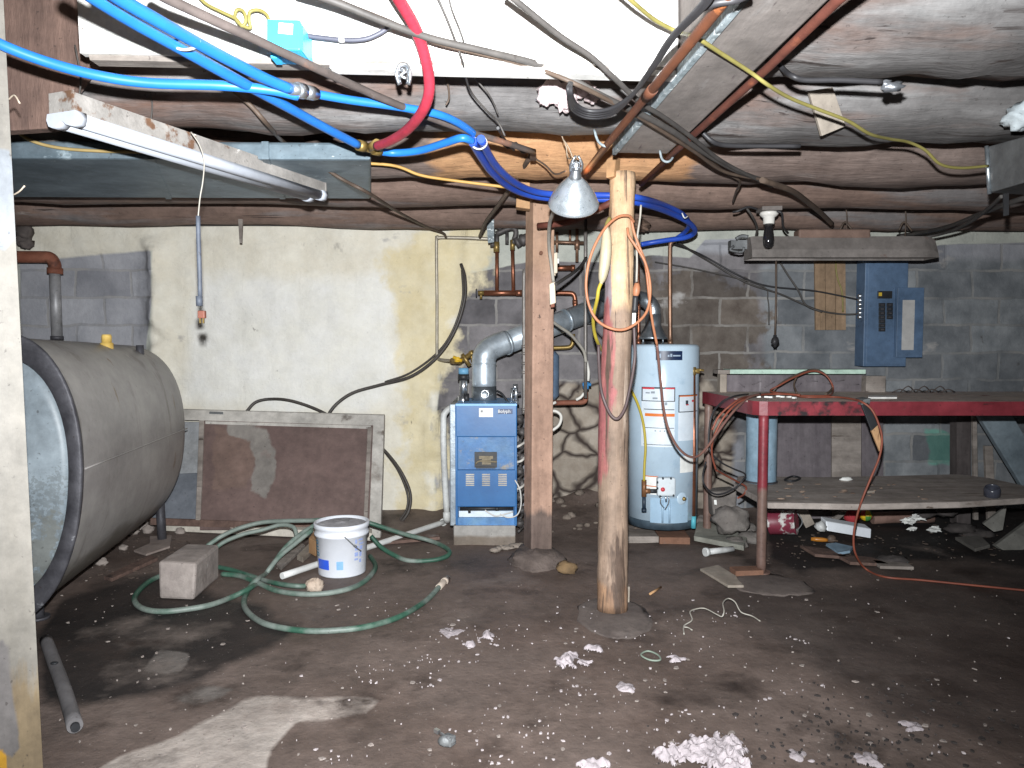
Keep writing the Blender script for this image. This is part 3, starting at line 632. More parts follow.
def decal(b, x0, y0, x1, y1, off=.0012, n=10):
    a0, a1 = ha(x0), ha(x1); z0, z1 = hz(y1), hz(y0); r = hr + off; o = []
    for i in range(n + 1):
        a_ = a0 + (a1 - a0) * i / n; o.append((hx + r * math.sin(a_), hy - r * math.cos(a_)))
    k = b.add([V((x, y, z0)) for x, y in o] + [V((x, y, z1)) for x, y in o])
    for i in range(n): b.face((k + i, k + i + 1, k + n + 2 + i, k + n + 1 + i), True)
    return b
def dec(name, rects, m, off=.0012, label=None):
    b = MB()
    for r_ in rects: decal(b, *r_, off=off)
    o = b.build(name, m, wh)
    if label: lab(o, label)
    return o
m_ink = mat('label_ink', '#2d333b', rough=.6, bump=0); m_inkg = mat('label_grey_ink', '#8c949c', rough=.6, bump=0)
m_org = mat('label_orange', '#d6742e', '#c9682a', rough=.5, bump=0); m_red = mat('label_red', '#c23a44', rough=.5, bump=0)
m_lab = mat('label_white', '#d5dde4', '#cbd5de', scale=10, rough=.45, bump=0)
dec('nameplate', [(649, 351, 674.5, 360.2)], mat('heater_plate', '#12223f', '#16294a', rough=.4, bump=0), .0015, 'dark navy name plate')
dec('plate_lettering', [(650.2, 353.6, 653.6, 357.8), (660, 354.8, 661.6, 356.8), (662.4, 353.8, 664.3, 356.8), (665, 355, 672.5, 356.4)], mat('plate_grey', '#93a3b5', rough=.5, bump=0), .0022)
dec('warning_label', [(637, 387.5, 667.5, 447)], m_lab, .0014, 'long white warning label')
dec('label_border', [(637, 387.2, 667.5, 388.8), (637, 387.2, 637.9, 401.5), (666.7, 387.2, 667.6, 401.5), (637, 400.8, 667.5, 401.6), (639, 409.2, 667, 410), (639, 427.8, 667, 428.4), (639, 444.6, 667, 445.2)], m_ink, .0022)
dec('label_band', [(640, 413.6, 667.3, 416.6)], m_org, .0022, 'orange label band'); dec('label_red_band', [(637.8, 387.6, 648, 389.4), (658, 387.6, 667, 389.2)], m_red, .0026)
dec('pictogram', [(640.4, 392.4, 644, 393.8), (645, 391.5, 648.5, 393.6), (646.5, 397.5, 651, 399.2), (657.5, 402.2, 660, 405.2), (648.5, 430.4, 650, 431.6), (653, 430.4, 654.5, 431.6), (657, 430.4, 658.5, 431.6)], m_inkg, .0024)
dec('caution_label', [(671, 395, 692.8, 441)], m_lab, .0014, 'white caution label')
dec('caution_border', [(671, 395, 692.8, 396.2), (671, 395, 672, 412.4), (671, 411.6, 692.8, 412.5)], m_ink, .0022); dec('caution_band', [(672, 395.6, 692.4, 396.8)], m_org, .0026)
dec('caution_pictogram', [(678.6, 400.6, 681.4, 404.6)], m_ink, .0024); dec('caution_red', [(679, 404.4, 682, 405.6), (685.6, 400.4, 690, 402.4)], m_red, .0024)
dec('rating_label', [(673.4, 456.4, 688.2, 473)], m_paper, .0014); dec('gas_label', [(640.5, 476.4, 652.5, 495)], m_paper, .0014, 'white label with orange lines'); dec('gas_label_line', [(640.5, 476.4, 652.5, 477.3), (640.5, 486.2, 652.5, 487.1)], m_org, .0022)
m_heat2 = mat('heater_panel', '#93aec4', '#9cb6ca', rough=.35, bump=0)
dec('access_panel', [(645.5, 498, 682, 523)], m_heat2, .004, 'slightly darker lower access panel')
b = MB()
for x in (662.5, 669.5): b.tube([P(x, 523, hy - hr - .006), P(x, 500, hy - hr - .006)], .006, 8, 1)
b.build('shaft_edge', m_heat2, wh)
c = P(682, 498.5, hy - hr * .86 - .02); b = MB(); b.lathe([(.001, .004), (.026, .006), (.038, .002), (.04, 0)], c, (0.5, -1, 0), 24); lab(b.build('sight_door', m_heat, wh), 'round burner sight door')
b = MB(); b.lathe([(.001, .014), (.010, .012), (.014, 0)], c + V((.01, -.01, 0)), (0.5, -1, 0), 16); b.build('drain_knob', m_brass, wh)
gv = MB(); pbox(gv, 657.5, 478, 676, 496.5, hy - hr - .055, .06); gvo = gv.build('gas_valve', mat('valve_white', '#d3dade', '#c6ced3', rough=.4, bump=0), wh, bev=.012)
b = MB(); b.lathe([(.001, .006), (.013, .006), (.014, 0)], P(662.8, 489.5, hy - hr - .055), (0, -1, 0), 18); lab(b.build('dial', m_red, gvo), 'small red dial')
b = MB()
for x, y in ((657.5, 482), (657.5, 488), (660, 496), (663, 478), (671, 478), (673.5, 495)): b.tube([P(x, y, hy - hr - .05), P(x, y + .8, hy - hr - .066)], .006, 8, 1)
b.build('screw', m_ink, gvo)
b = MB(); b.tube([P(648, 491, hy - hr - .03), P(658, 491, hy - hr - .03)], .013, 10, 1); b.build('gas_nipple', m_black, wh)
b = MB(); b.tube([P(644, 480, hy - hr - .03), P(644, 496.5, hy - hr - .03)], .016, 12, 1); b.tube([P(644, 491, hy - hr - .03), P(650, 491, hy - hr - .03)], .016, 12, 1); b.build('gas_tee', mat('brown_tee', '#7d5a3f', '#94694a', rough=.5, metal=.5), wh)
b = MB(); b.tube([P(644, 496, hy - hr - .03), P(644, 511, hy - hr - .03)], .012, 12, 1); b.tube([P(644, 508.5, hy - hr - .03), P(644, 512, hy - hr - .03)], .016, 12, 1); b.build('drip_leg', mat('navy_pipe', '#22303f', rough=.5), wh)
b = MB(); b.tube([P(661, 496, hy - hr - .03), P(660.5, 503, hy - hr - .03), P(664, 508, hy - hr - .012)], .004, 6, 4); b.tube([P(669, 496, hy - hr - .03), P(668.5, 503, hy - hr - .03), P(665, 510, hy - hr - .012)], .004, 6, 4); b.tube([P(666, 496, hy - hr - .02), P(666, 502, hy - hr - .012)], .006, 6, 1); b.build('pilot_tube', m_steel, wh)
# relief valve and discharge pipe
b = MB(); b.tube([P(688, 371, hy - .13), P(700, 371, hy - .16)], .017, 12, 1); b.tube([P(693, 367, hy - .15), P(693, 375, hy - .15)], .02, 12, 1); b.tube([P(696, 369.5, hy - .16), P(704, 370.5, hy - .17)], .007, 8, 1); b.build('relief_valve', m_brass, wh)
b = MB(); b.tube([P(693.6, 374, hy - .155), P(694, 450, hy - .155), P(693.4, 520, hy - .155)], .0125, 12, 1); lab(b.build('discharge_pipe', m_copper, wh), 'copper discharge pipe')
b = MB(); b.tube([P(693.5, 516, hy - .155), P(693.3, 528, hy - .155)], .017, 12, 1); lab(b.build('pipe_end', mat('teal_end', '#3f98a8', '#57aab8', rough=.5, bump=0), wh), 'teal pipe end')
dec('caution_sticker', [(697, 384, 698.55, 424)], mat('yellow_sticker', '#b9a63a', '#a89530', rough=.5, bump=0), .0016, 'yellow sticker on the side')
# draft hood + vent
dh = thing('draft_hood', 'grey metal draft hood and vent pipe on top of the water heater', 'vent', (hx, hy, zt_))
hxx = P(653, 340, hy).x
b = MB(); b.lathe([(.098, .035), (.092, .05), (.062, .10), (.05, .13), (.05, .20)], (hxx, hy, zt_), n=32); b.tube([V((hxx, hy, zt_ + .19)), V((hxx - .005, hy, zt_ + .24)), V((hxx - .05, hy + .01, zt_ + .29)), V((hxx - .16, hy + .12, zt_ + .32)), V((hxx - .27, hy + .36, zt_ + .345))], .05, 22, 5)
b.build('hood', m_flue_d, dh, solid=.002)
for k in range(4):
    a_ = .6 + k * math.pi / 2; b = MB(); b.tube([V((hxx + .09 * math.cos(a_), hy + .09 * math.sin(a_), zt_ + .002)), V((hxx + .09 * math.cos(a_), hy + .09 * math.sin(a_), zt_ + .045))], .006, 6, 1); b.build('leg', m_flue_d, dh)
b = MB(); b.lathe([(.05, .002), (.055, .02), (.001, .022)], (hxx, hy, zt_), n=20); b.build('flue_outlet', m_black, dh)
# bricks
def brick(name, label, x0, y0, x1, y1, Y, d, m, grp=None, rz=0., cat='brick'):
    b = MB(); p, q = P(x0, y1, Y), P(x1, y0, Y); c = (p + q) / 2; b.box((c.x, Y + d / 2, c.z), (abs(q.x - p.x), d, abs(q.z - p.z)), rz)
    return tag(b.build(name, m, bev=.005), label, cat, grp)
m_brick = mat('red_brown_brick', '#70503f', '#84614f', scale=7, rough=.9, bump=.3, spots=[('#6f625a', 4, .60, .68, (1, 1, 1))])
brick('brick', 'red-brown brick under the right front of the water heater', 660.5, 537.5, 691, 549.5, 4.72, .22, m_brick, rz=-.05)
brick('wood_block', 'grey wood block under the left front of the water heater', 626, 536.5, 659, 548, 4.76, .3, m_oldwood, cat='block')
brick('wood_block', 'dark wood block behind the brick under the water heater', 680, 536, 697, 548, 4.95, .2, mat('dark_wood', '#4a3c34', '#5b4b41', rough=.9, scale=5), cat='block')
brick('wood_block', 'hidden rear wood block carrying the back of the water heater', 640, 537.5, 672, 544, 5.08, .12, m_oldwood, cat='block')

# supply pipes over heater
m_oldcop = mat('old_copper', '#7f6353', '#9a7862', scale=10, rough=.45, metal=.65, bump=.05, spots=[('#5a4d45', 8, .60, .70, (1, 1, 1))])
b = MB(); b.tube([P(670.3, 346, hy), P(670, 300, hy), P(670, 250, hy), P(671, 243, hy), P(674, 240.5, hy)], .0135, 12, 4); b.tube([P(670.3, 345, hy), P(670.3, 340, hy)], .018, 12, 1)
tag(b.build('supply_pipe', m_oldcop), 'right copper supply pipe rising from the heater to the blue loop', 'pipe')
b = MB(); b.tube([P(638.5, 346, hy), P(638.5, 300, hy), P(637.5, 250, hy), P(638, 244, hy)], .0125, 12, 4); b.tube([P(638.5, 345, hy), P(638.5, 340, hy)], .017, 12, 1)
tag(b.build('supply_pipe', m_copper), 'left copper supply pipe rising from the heater beside the round post', 'pipe')
b = MB(); b.blob(P(640, 226, 5.1), (.07, .07, .035), 5, 14, .5); b.tube([P(630, 222, 5.05), P(640, 226, 5.0), P(648, 230, 5.05)], .012, 8, 4)
tag(b.build('rag_bundle', mat('brown_rag', '#6a5548', '#80695a', rough=.9, bump=.4)), 'brown rag bundle beside the returning blue pipe behind the round post', 'rag')

# ================================================================ WALL PLUMBING between posts
YP = 5.42
mf = thing('copper_manifold', 'copper manifold with two risers on the wall left of the square post', 'pipe', P(500, 293, YP))
b = MB(); b.tube([P(484, 293, YP), P(519, 293, YP)], .019, 12, 1); b.tube([P(516, 293, YP), P(522, 293, YP)], .022, 12, 1); b.build('header', m_copper, mf)
b = MB(); b.tube([P(497, 293, YP), P(497, 248, YP)], .014, 10, 1); b.build('riser', m_copper, mf)
b = MB(); b.tube([P(513.5, 293, YP), P(512.5, 246, YP)], .014, 10, 1); b.build('riser', m_copper, mf)
b = MB(); b.tube([P(484, 293, YP), P(478, 293, YP)], .017, 10, 1); b.tube([P(481, 293, YP - .01), P(481, 299, YP - .01)], .01, 8, 1); b.tube([P(496.5, 252, YP), P(496.5, 242, YP)], .022, 10, 1); b.tube([P(512.5, 250, YP), P(512.5, 240, YP)], .018, 10, 1); lab(b.build('fitting', m_brass, mf), 'brass fittings')
b = MB(); c = P(475.5, 293, YP); b.lathe([(.001, 0), (.03, .002), (.032, .01), (.001, .012)], c, (1, 0, 0), 16); b.build('valve_wheel', m_rim, mf)
m_iron = mat('iron_pipe', '#4f4c4b', '#65605e', scale=8, rough=.6, metal=.5, bump=.1)
b = MB()
b.tube([P(493, 247, YP), P(492, 232, YP), P(494, 226, YP), P(500, 227, YP - .05)], .02, 10, 4); b.tube([P(497, 246, YP), P(497, 234, YP)], .016, 10, 1); b.tube([P(496, 234, YP), P(511, 228, YP), P(516, 232, YP), P(513, 244, YP)], .02, 10, 4); b.tube([P(507, 232, YP), P(507, 244, YP)], .013, 10, 1); b.tube([P(515, 238, YP - .02), P(520, 247, YP - .02)], .018, 8, 1); b.blob(P(523, 240, YP - .02), .04, 3, 12, .4)
tag(b.build('iron_pipework', m_iron), 'dark iron pipe bends above the copper manifold at the joist', 'pipe')
b = MB(); b.tube([P(530, 270, 4.75), P(526, 271, 4.75), P(524, 275, 4.75), P(524, 330, 4.75), P(524, 400, 4.75), P(523.5, 414, 4.75)], .012, 10, 3)
for y in (345, 352, 362, 371, 408): b.tube([P(524, y, 4.75), P(524, y + 3, 4.75)], .017, 10, 1)
tag(b.build('riser_pipe', m_pipegrey), 'long dull riser pipe running down beside the square post', 'pipe')
b = MB()
b.tube([P(513, 387, 4.9), P(517, 387, 4.9)], .02, 10, 1); b.tube([P(516, 384, 4.9), P(516, 404, 4.9)], .012, 10, 1); b.tube([P(511, 395, 4.9), P(521, 393, 4.9)], .01, 8, 1); b.tube([P(512, 388, 4.9), P(511, 404, 4.9)], .009, 8, 1); b.tube([P(513, 402, 4.9), P(519, 402, 4.9)], .02, 10, 1)
tag(b.build('gauge_fittings', m_steel), 'small bright fittings cluster on the boiler top beside the riser', 'fitting')
b = MB(); b.tube([P(497, 391, 4.92), P(502, 394, 4.9), P(508, 402, 4.88), P(512, 405, 4.88)], .008, 8, 5); tag(b.build('sensor_cable', m_black), 'short black sensor cable arching onto the boiler top', 'cable')
b = MB()
for k in range(9):
    y0 = 416 + k * 13; b.tube([P(519, y0, 4.85), P(522 + (k % 3), y0 + 5, 4.9), P(518 + 2 * (k % 2), y0 + 12, 4.85)], .009, 8, 4)
    b.blob(P(520 + (k % 2) * 2, y0 + 3, 4.88), .028, k, 10, .4)
tag(b.build('boiler_piping', m_iron), 'tangle of dark pipes squeezed between boiler and square post', 'pipe')
b = MB()
for y, x in ((448, 517), (463, 519), (490, 518)): b.tube([P(513, y, 4.8), P(x + 2, y - 2, 4.75), P(525, y - 6, 4.8)], .008, 8, 4)
tag(b.build('boiler_hose', mat('whitish_hose', '#cfcac2', '#bcb6ad', rough=.5, bump=0)), 'whitish thin hoses looping out of the boiler side', 'hose')
# right of the square post
b = MB(); b.tube([P(551, 268, YP), P(573, 268, YP)], .02, 12, 1); b.tube([P(571, 268, YP), P(575, 268, YP)], .024, 12, 1)
tag(b.build('copper_stub', m_copper), 'thick reddish copper stub behind the white cord connector', 'pipe')
b = MB(); b.tube([P(550, 293, YP), P(567, 293, YP), P(573, 294, YP), P(575, 299, YP), P(575, 310, YP)], .017, 12, 4); b.tube([P(575, 300, YP), P(575, 304, YP)], .02, 12, 1)
tag(b.build('copper_elbow', m_copper), 'copper pipe elbow turning down above the slanting flue', 'pipe')
b = MB(); b.tube([P(551, 348, YP), P(566, 347.5, YP), P(571, 346, YP), P(573, 341, YP), P(573, 334, YP)], .016, 12, 4)
tag(b.build('brass_elbow', m_brass), 'brass pipe elbow curving up below the slanting flue', 'pipe')
b = MB(); b.tube([P(550, 242, YP), P(585, 243, YP)], .013, 10, 1); b.tube([P(577, 226, YP), P(577, 262, YP)], .012, 10, 1); b.tube([P(557, 232, YP), P(557, 252, YP)], .011, 10, 1); b.tube([P(577, 240, YP), P(577, 249, YP)], .02, 10, 1); b.tube([P(573, 223, YP), P(585, 224, YP)], .012, 8, 1); b.tube([P(570, 230, YP), P(570, 243, YP)], .009, 8, 1)
tag(b.build('brass_pipework', m_oldcop), 'small crossed copper pipes against the pale wall under the lamp', 'pipe')
b = MB(); b.tube([P(585.5, 214, 4.9), P(585.5, 300, 4.9), P(585.5, 398, 4.9)], .012, 10, 2)
tag(b.build('vertical_conduit', m_pipegrey), 'thin dark vertical pipe under the metal lamp down to the blue valve', 'pipe')
b = MB(); b.tube([P(547, 403, 5.1), P(575, 402.5, 5.1), P(583, 402, 5.1), P(585.5, 399, 5.1), P(585.5, 392, 5.1)], .018, 12, 4)
tag(b.build('rusty_pipe', m_rustpipe), 'rusty pipe running behind the square post to the blue valve', 'pipe')
bv = MB(); bv.tube([P(586, 389, 5.0), P(586, 382, 5.0)], .02, 10, 1); bv.tube([P(582.5, 384.5, 5.0), P(591, 384.5, 5.0)], .012, 8, 1)
tag(bv.build('blue_valve', mat('valve_blue', '#3b7fb8', '#4a90c8', rough=.45, bump=0)), 'small blue valve on the thin vertical pipe', 'valve')
m_whose = mat('white_hose', '#d6d3cc', '#c6c2ba', rough=.5, bump=0)
b = MB(); b.tube([P(588, 381, 5.0), P(588.5, 372, 5.0), P(586.5, 361, 5.0)], .011, 8, 4); tag(b.build('white_hose', m_whose), 'short white hose above the blue valve', 'hose')
b = MB(); b.tube([P(550, 405, 5.0), P(556, 402, 5.0)], .01, 8, 1); b.tube([P(576, 400, 5.0), P(581, 397, 5.0), P(584, 393, 5.0)], .01, 8, 3); tag(b.build('white_hose', m_whose), 'white hose ends along the rusty pipe', 'hose')
b = MB(); b.tube([P(546, 413, 4.8), P(555, 411, 4.8), P(561, 416, 4.8), P(559, 425, 4.8), P(551, 431, 4.8), P(545, 433, 4.8)], .010, 8, 6); tag(b.build('white_hose', m_whose), 'white hose loop sticking out beside the square post', 'hose')
et = thing('expansion_tank', 'blue-grey expansion tank half hidden behind the square post', 'tank', P(548, 400, 5.3))
b = MB(); c0, c1 = P(547, 401, 5.3), P(547, 350, 5.3); b.lathe([(.001, 0), (.06, .01), (.085, .04), (.085, (c1 - c0).length - .04), (.06, (c1 - c0).length - .01), (.001, (c1 - c0).length)], c0, (0, 0, 1), 28); b.build('vessel', mat('tank_bluegrey', '#5a6d84', '#6b7e94', rough=.45, bump=.02), et)
b = MB(); b.tube([c1 + V((0, 0, -.01)), c1 + V((0, 0, .05))], .012, 10, 1); b.build('inlet', m_brass, et)
# white pvc by boiler
m_pvc = mat('white_pvc', '#cfd0cf', '#bdbdba', scale=4, rough=.45, bump=.02, spots=[('#9a948c', 6, .68, .76, (1, 1, 1))])
pv = thing('pvc_pipe', 'white plastic pipe down the boiler side and across the floor behind the bucket', 'pipe', P(446, 520, 5.2))
b = MB(); b.tube([P(453, 407.5, 5.0), P(449, 409, 5.0), P(445, 413, 5.0), P(443.5, 420, 5.0), P(444, 460, 5.02), P(447, 517, 5.05)], .021, 14, 4); b.build('drop_pipe', m_pvc, pv)
b = MB(); g0, g1, g2 = G(447, 521, .03), G(368, 548, .03), G(282, 576, .03); b.tube([g0.lerp(g2, k / 14) for k in range(15)], .018, 14, 1); b.build('floor_run', mat('clean_pvc', '#d2d2d0', '#c4c4c1', rough=.5, bump=0), pv)
b = MB(); b.tube([P(446.6, 512, 5.05), P(447, 519, 5.06), g0 + V((0, .02, 0)), g0.lerp(g1, .06)], .026, 14, 4); b.build('elbow', m_pvc, pv)
# black poly hose on the cream wall
m_poly = mat('black_poly', '#3b3633', '#4a4541', scale=6, rough=.5, bump=.03)
b = MB()
b.tube([P(461, 264, 5.5), P(465, 278, 5.46), P(464.5, 300, 5.44), P(455, 330, 5.44), P(438, 356, 5.46), P(412, 376, 5.5), P(380, 385, 5.53), P(355, 392, 5.53), P(340, 401, 5.52), P(330, 412, 5.5), P(325, 425, 5.5)], .012, 10, 6)
b.tube([P(462, 270, 5.52), P(462.5, 300, 5.5), P(452, 332, 5.5), P(436, 354, 5.52), P(410, 373, 5.55), P(385, 382, 5.56)], .008, 8, 6)
b.tube([P(246, 412, 5.5), P(256, 402, 5.53), P(272, 399, 5.55), P(292, 401, 5.53), P(318, 410, 5.52), P(345, 425, 5.5), P(370, 440, 5.5), P(384, 450, 5.48), P(400, 470, 5.42), P(410, 492, 5.38), P(409, 510, 5.34), P(402, 521, 5.3), P(395, 527, 5.25)], .011, 10, 6)
b.tube([P(385, 452, 5.5), P(398, 470, 5.45), P(407, 492, 5.41), P(407, 508, 5.38), P(400, 520, 5.33)], .008, 8, 6)
tag(b.build('black_hose', m_poly), 'black plastic pipe curving across the cream wall and behind the leaning frame', 'hose')
# ================================================================ WORKBENCH
m_redp = mat('worn_red_paint', '#742a32', '#84343c', scale=6, rough=.45, bump=.1, spots=[('#2d2425', 8, .66, .72, (.5, 1, 2)), ('#7a5a52', 5, .66, .73, (1, 1, 1))], layers=[('rust', ('#665149', '#7b635a'), .8, 5), ('chip', ('#2b2325', '#332a2b'), .7, 16)])
m_benchtop = mat('dusty_bench_top', '#c4b3a8', '#d2c5bb', scale=5, rough=.9, bump=.2, spots=[('#8d4a42', 5, .62, .70, (1, 1, 1))])
m_plank = mat('dusty_plank', '#8f857e', '#a89e97', scale=4, stretch=(.5, 4, 4), rough=.9, bump=.3, spots=[('#6a5a50', 3, .60, .70, (.6, 3, 3)), ('#57493f', 9, .68, .73, (.6, 2, 3))])
zB = zat(401.5, 4.08); YF, YBk = 4.08, 4.95; xl, xr_ = xat(757, YF), 3.95
bn = thing('workbench', 'red steel workbench with thick dusty plank shelf along the right wall', 'workbench', (2.2, 4.5, 0))
b = MB(); b.slab([V((xl + .03, YF + .005, zB - .012)), V((xr_, YF + .005, zB - .012)), V((xr_, YBk, zB - .012)), V((xat(703, YBk), YBk, zB - .012)), V((xl - .02, YF + .10, zB - .012))], (0, 0, .012)); b.build('top', m_benchtop, bn, bev=.003)
za = zat(415.5, YF)
b = MB(); path = [V((xr_, YF, 0)), V((xl + .06, YF, 0)), V((xl + .02, YF + .012, 0)), V((xl - .005, YF + .045, 0)), V((xl - .015, YF + .10, 0)), V((xat(703, YBk), YBk, 0)), V((xr_, YBk, 0)), V((xr_, YF, 0))]
n_ = len(path)
xs_ = [path[0].lerp(path[1], k / 40) for k in range(40)] + path[1:]
k0 = b.add([p + V((0, 0, za)) for p in xs_]); k1 = b.add([p + V((0, 0, zB)) for p in xs_])
for i in range(len(xs_) - 1): b.face((k0 + i, k0 + i + 1, k1 + i + 1, k1 + i))
chip = lambda co: (.5 if (proj(co)[0] < 872 and proj(co)[0] > 773) else .1) if co.y < YF + .02 else .0
b.build('apron', m_redp, bn, solid=.008, attrs={'chip': chip, 'rust': lambda co: .1})
def bleg(x, y, z0, bare=0.):
    b = MB(); ps = [V((x, y, z0 + (za + .02 - z0) * k / 16)) for k in range(17)]; b.tube(ps, .027, 16, 1); b.tube([V((x, y, z0)), V((x, y, z0 + .012))], .05, 16, 1)
    return b.build('leg', m_redp, bn, attrs={'rust': lambda co: clamp(bare + .5 + (.46 - co.z) / .35), 'chip': lambda co: .1})
bleg(xat(764.5, YF + .03), YF + .035, .0); bleg(xr_ - .05, YF + .035, 0); bleg(xat(709, YBk - .04), YBk - .04, 0, 2.); bleg(xr_ - .05, YBk - .04, 0)
zs = .40
def fzs(px, py): return PZ(px, py, zs)
b = MB(); ed = [fzs(734, 484), fzs(768, 502.5), fzs(860, 504), fzs(960, 502), fzs(1060, 496), fzs(1120, 494), fzs(1060, 488), fzs(1024, 485.5), fzs(990, 478), fzs(958, 474), fzs(900, 475.5), fzs(820, 477), fzs(738, 476)]
b.slab([p for p in ed], (0, 0, -.035)); b.build('shelf', m_plank, bn, bev=.006)
b = MB()
for k in range(26):
    p = PZ(775 + rnd.random() * 150, 483 + rnd.random() * 16, zs + .002); b.blob(p, (.006 + .02 * rnd.random(), .008, .003), k, 8, .5)
o = b.build('sawdust', mat('shelf_litter', '#9c8878', '#6b5648', rough=.9, bump=.1)); tag(o, 'scattered wood crumbs on the bench shelf', 'crumbs', kind='stuff')
b = MB(); p = PZ(846, 481, zs); b.blob(p + V((0, 0, .012)), (.04, .02, .014), 3, 12, .3); tag(b.build('white_scrap', m_paper), 'white crumpled scrap on the bench shelf', 'scrap')
b = MB(); p = PZ(870, 493, zs); b.box(p + V((0, 0, .008)), (.05, .02, .014), .2); tag(b.build('wood_chip', m_shim, bev=.002), 'small pale wood chip beside the orange cord on the shelf', 'chip')
b = MB(); p = PZ(992, 497, zs)
b.lathe([(.03, 0), (.042, .012), (.043, .05), (.036, .065), (.032, .065), (.036, .05), (.036, .015), (.001, .01)], p, (-.2, -.3, 1), 20); tag(b.build('dark_cup', mat('dark_glassy', '#3b3d48', '#4c4e58', rough=.25, bump=.02)), 'small dark shiny cup lying on the right end of the bench shelf', 'cup')
b = MB(); b.tube([PZ(785, 480, zs + .006), PZ(792, 476.5, zs + .006), PZ(800, 478, zs + .006), PZ(794, 481, zs + .006)], .007, 8, 5, closed=True); tag(b.build('rubber_ring', m_black), 'dark rubber ring lying on the shelf behind the pale blue can', 'ring')
b = MB(); p = PZ(925, 394.5, zB)
for k in range(7): b.tube([p + V((-.18 + .05 * k, .05, .01)), p + V((-.14 + .05 * k, .03, .03 + .02 * (k % 2))), p + V((-.08 + .05 * k, .06, .012))], .004, 6, 3)
tag(b.build('scrap_wire', mat('dark_scrap', '#4b4340', rough=.8)), 'dark tangled scrap lying on the back of the bench top', 'scrap')
b = MB(); b.slab([PZ(868, 398.8, zB + .002), PZ(897, 398.8, zB + .002), PZ(897, 397, zB + .002), PZ(868, 397, zB + .002)], (0, 0, .01)); tag(b.build('white_strip', m_white), 'bright white strip lying on the bench top front edge', 'strip')
b = MB()
for k in range(7): b.box(PZ(758 + 6 * k + 3 * rnd.random(), 396 + 3 * rnd.random(), zB + .004), (.022, .016, .01), rnd.random() * 3)
tag(b.build('paint_chips', m_paper), 'few white chips on the bench top left end', 'chips', kind='stuff')

# pale blue can on the shelf
cn = thing('steel_drum', 'pale blue metal cylinder standing on the bench shelf behind the leg', 'drum', PZ(765, 486, zs))
cc = PZ(765.5, 485, zs + .001) + V((0, .09, 0)); hcan = zat(412, 4.6) - zs
b = MB(); b.lathe([(.001, 0), (.09, 0), (.094, .006), (.094, hcan - .05), (.097, hcan - .045), (.094, hcan - .04), (.094, hcan - .006), (.001, hcan - .004)], cc, n=32)
b.build('drum_body', mat('pale_blue_metal', '#87a3b6', '#9db5c5', scale=3, rough=.35, metal=.1, bump=.02, spots=[('#6f8798', 6, .66, .73, (1, 1, .3))]), cn)
b = MB(); b.tube([cc + V((.097 * math.cos(a), .097 * math.sin(a), .01)) for a in [k * math.pi / 8 for k in range(16)]], .006, 8, 2, closed=True); b.build('bottom_rim', m_rim, cn)

# under bench panels, posts, leaning boards
m_panel = mat('grey_violet_board', '#5e575b', '#716a6d', scale=3, stretch=(4, 1, .5), rough=.85, bump=.15, spots=[('#4b4449', 6, .66, .72, (1, 1, .5)), ('#958f92', 3, .64, .74, (3, 1, .4))])
for k, (x0, x1, y0, lbl) in enumerate(((775, 832, 405, 'wide grey-violet board leaning on the wall behind the pale blue cylinder'), (832, 862, 404, 'narrow stained grey board second from the pale blue cylinder'), (862, 884, 404, 'dark narrow board beside the hanging strip under the bench'))):
    b = MB(); b.slab([P(x0, y0, 5.50), P(x1 - .6, y0, 5.50), P(x1 - .6, 540, 5.34), P(x0, 540, 5.34)], (0, .025, 0)); tag(b.build('back_board', m_panel if k != 1 else m_oldwood, bev=.003), lbl, 'board')
m_darkpost = mat('dark_stained_post', '#4a4342', '#5a5352', scale=5, stretch=(4, 4, .5), rough=.85, bump=.2)
b = MB(); b.slab([P(957, 406, 5.2), P(971, 406, 5.2), P(971, 535, 5.2), P(957, 535, 5.2)], (0, .09, 0)); tag(b.build('dark_post', m_darkpost, bev=.004), 'dark stained post standing behind the bench right of the teal patch', 'post')
for x0, x1, yt, lb, w in ((973, 977, 412, 'thin dusty stick leaning nearest the dark post', 4), (985, 993, 446, 'short grey stake beside the slanted blue-grey board', 8)):
    b = MB(); b.slab([P(x0, yt, 5.15), P(x0 + w, yt, 5.15), P(x1 + w * .4, 520, 5.1), P(x1 - w * .6, 520, 5.1)], (0, .025, 0)); tag(b.build('stick', m_oldwood, bev=.002), lb, 'stick')
b = MB(); b.slab([P(978, 414, 5.0), P(1012, 414, 5.0), P(1075, 520, 5.0), P(1043, 520, 5.0)], (0, .05, 0)); tag(b.build('leaning_board', mat('blue_grey_board', '#66727a', '#7c888f', scale=3, rough=.7, bump=.08, spots=[('#8f999d', 4, .64, .73, (1, 1, 1))]), bev=.006), 'wide slanted blue-grey board under the right end of the bench', 'board')

# hanging strip from bench edge
hs = thing('hanging_strip', 'slanted strip of dark and bare wood hanging off the bench edge', 'strip', P(874, 430, 4.03))
b = MB(); b.slab([P(861.5, 405, 4.03), P(868, 402, 4.03), P(878, 425, 4.02), P(871.5, 431, 4.02)], (0, .012, 0)); b.build('dark_blade', m_black, hs, bev=.002)
b = MB(); b.slab([P(871.5, 431, 4.02), P(878, 425, 4.02), P(882.5, 446, 4.01), P(880, 452, 4.01)], (0, .016, 0)); lab(b.build('wooden_end', m_pine, hs, bev=.003), 'bare wood lower end')
b = MB(); b.slab([P(861, 405, 4.03), P(864, 399.5, 4.03), P(871, 398, 4.03), P(870, 404, 4.03)], (0, .1, 0)); b.build('top_bracket', m_dark, hs, bev=.002)

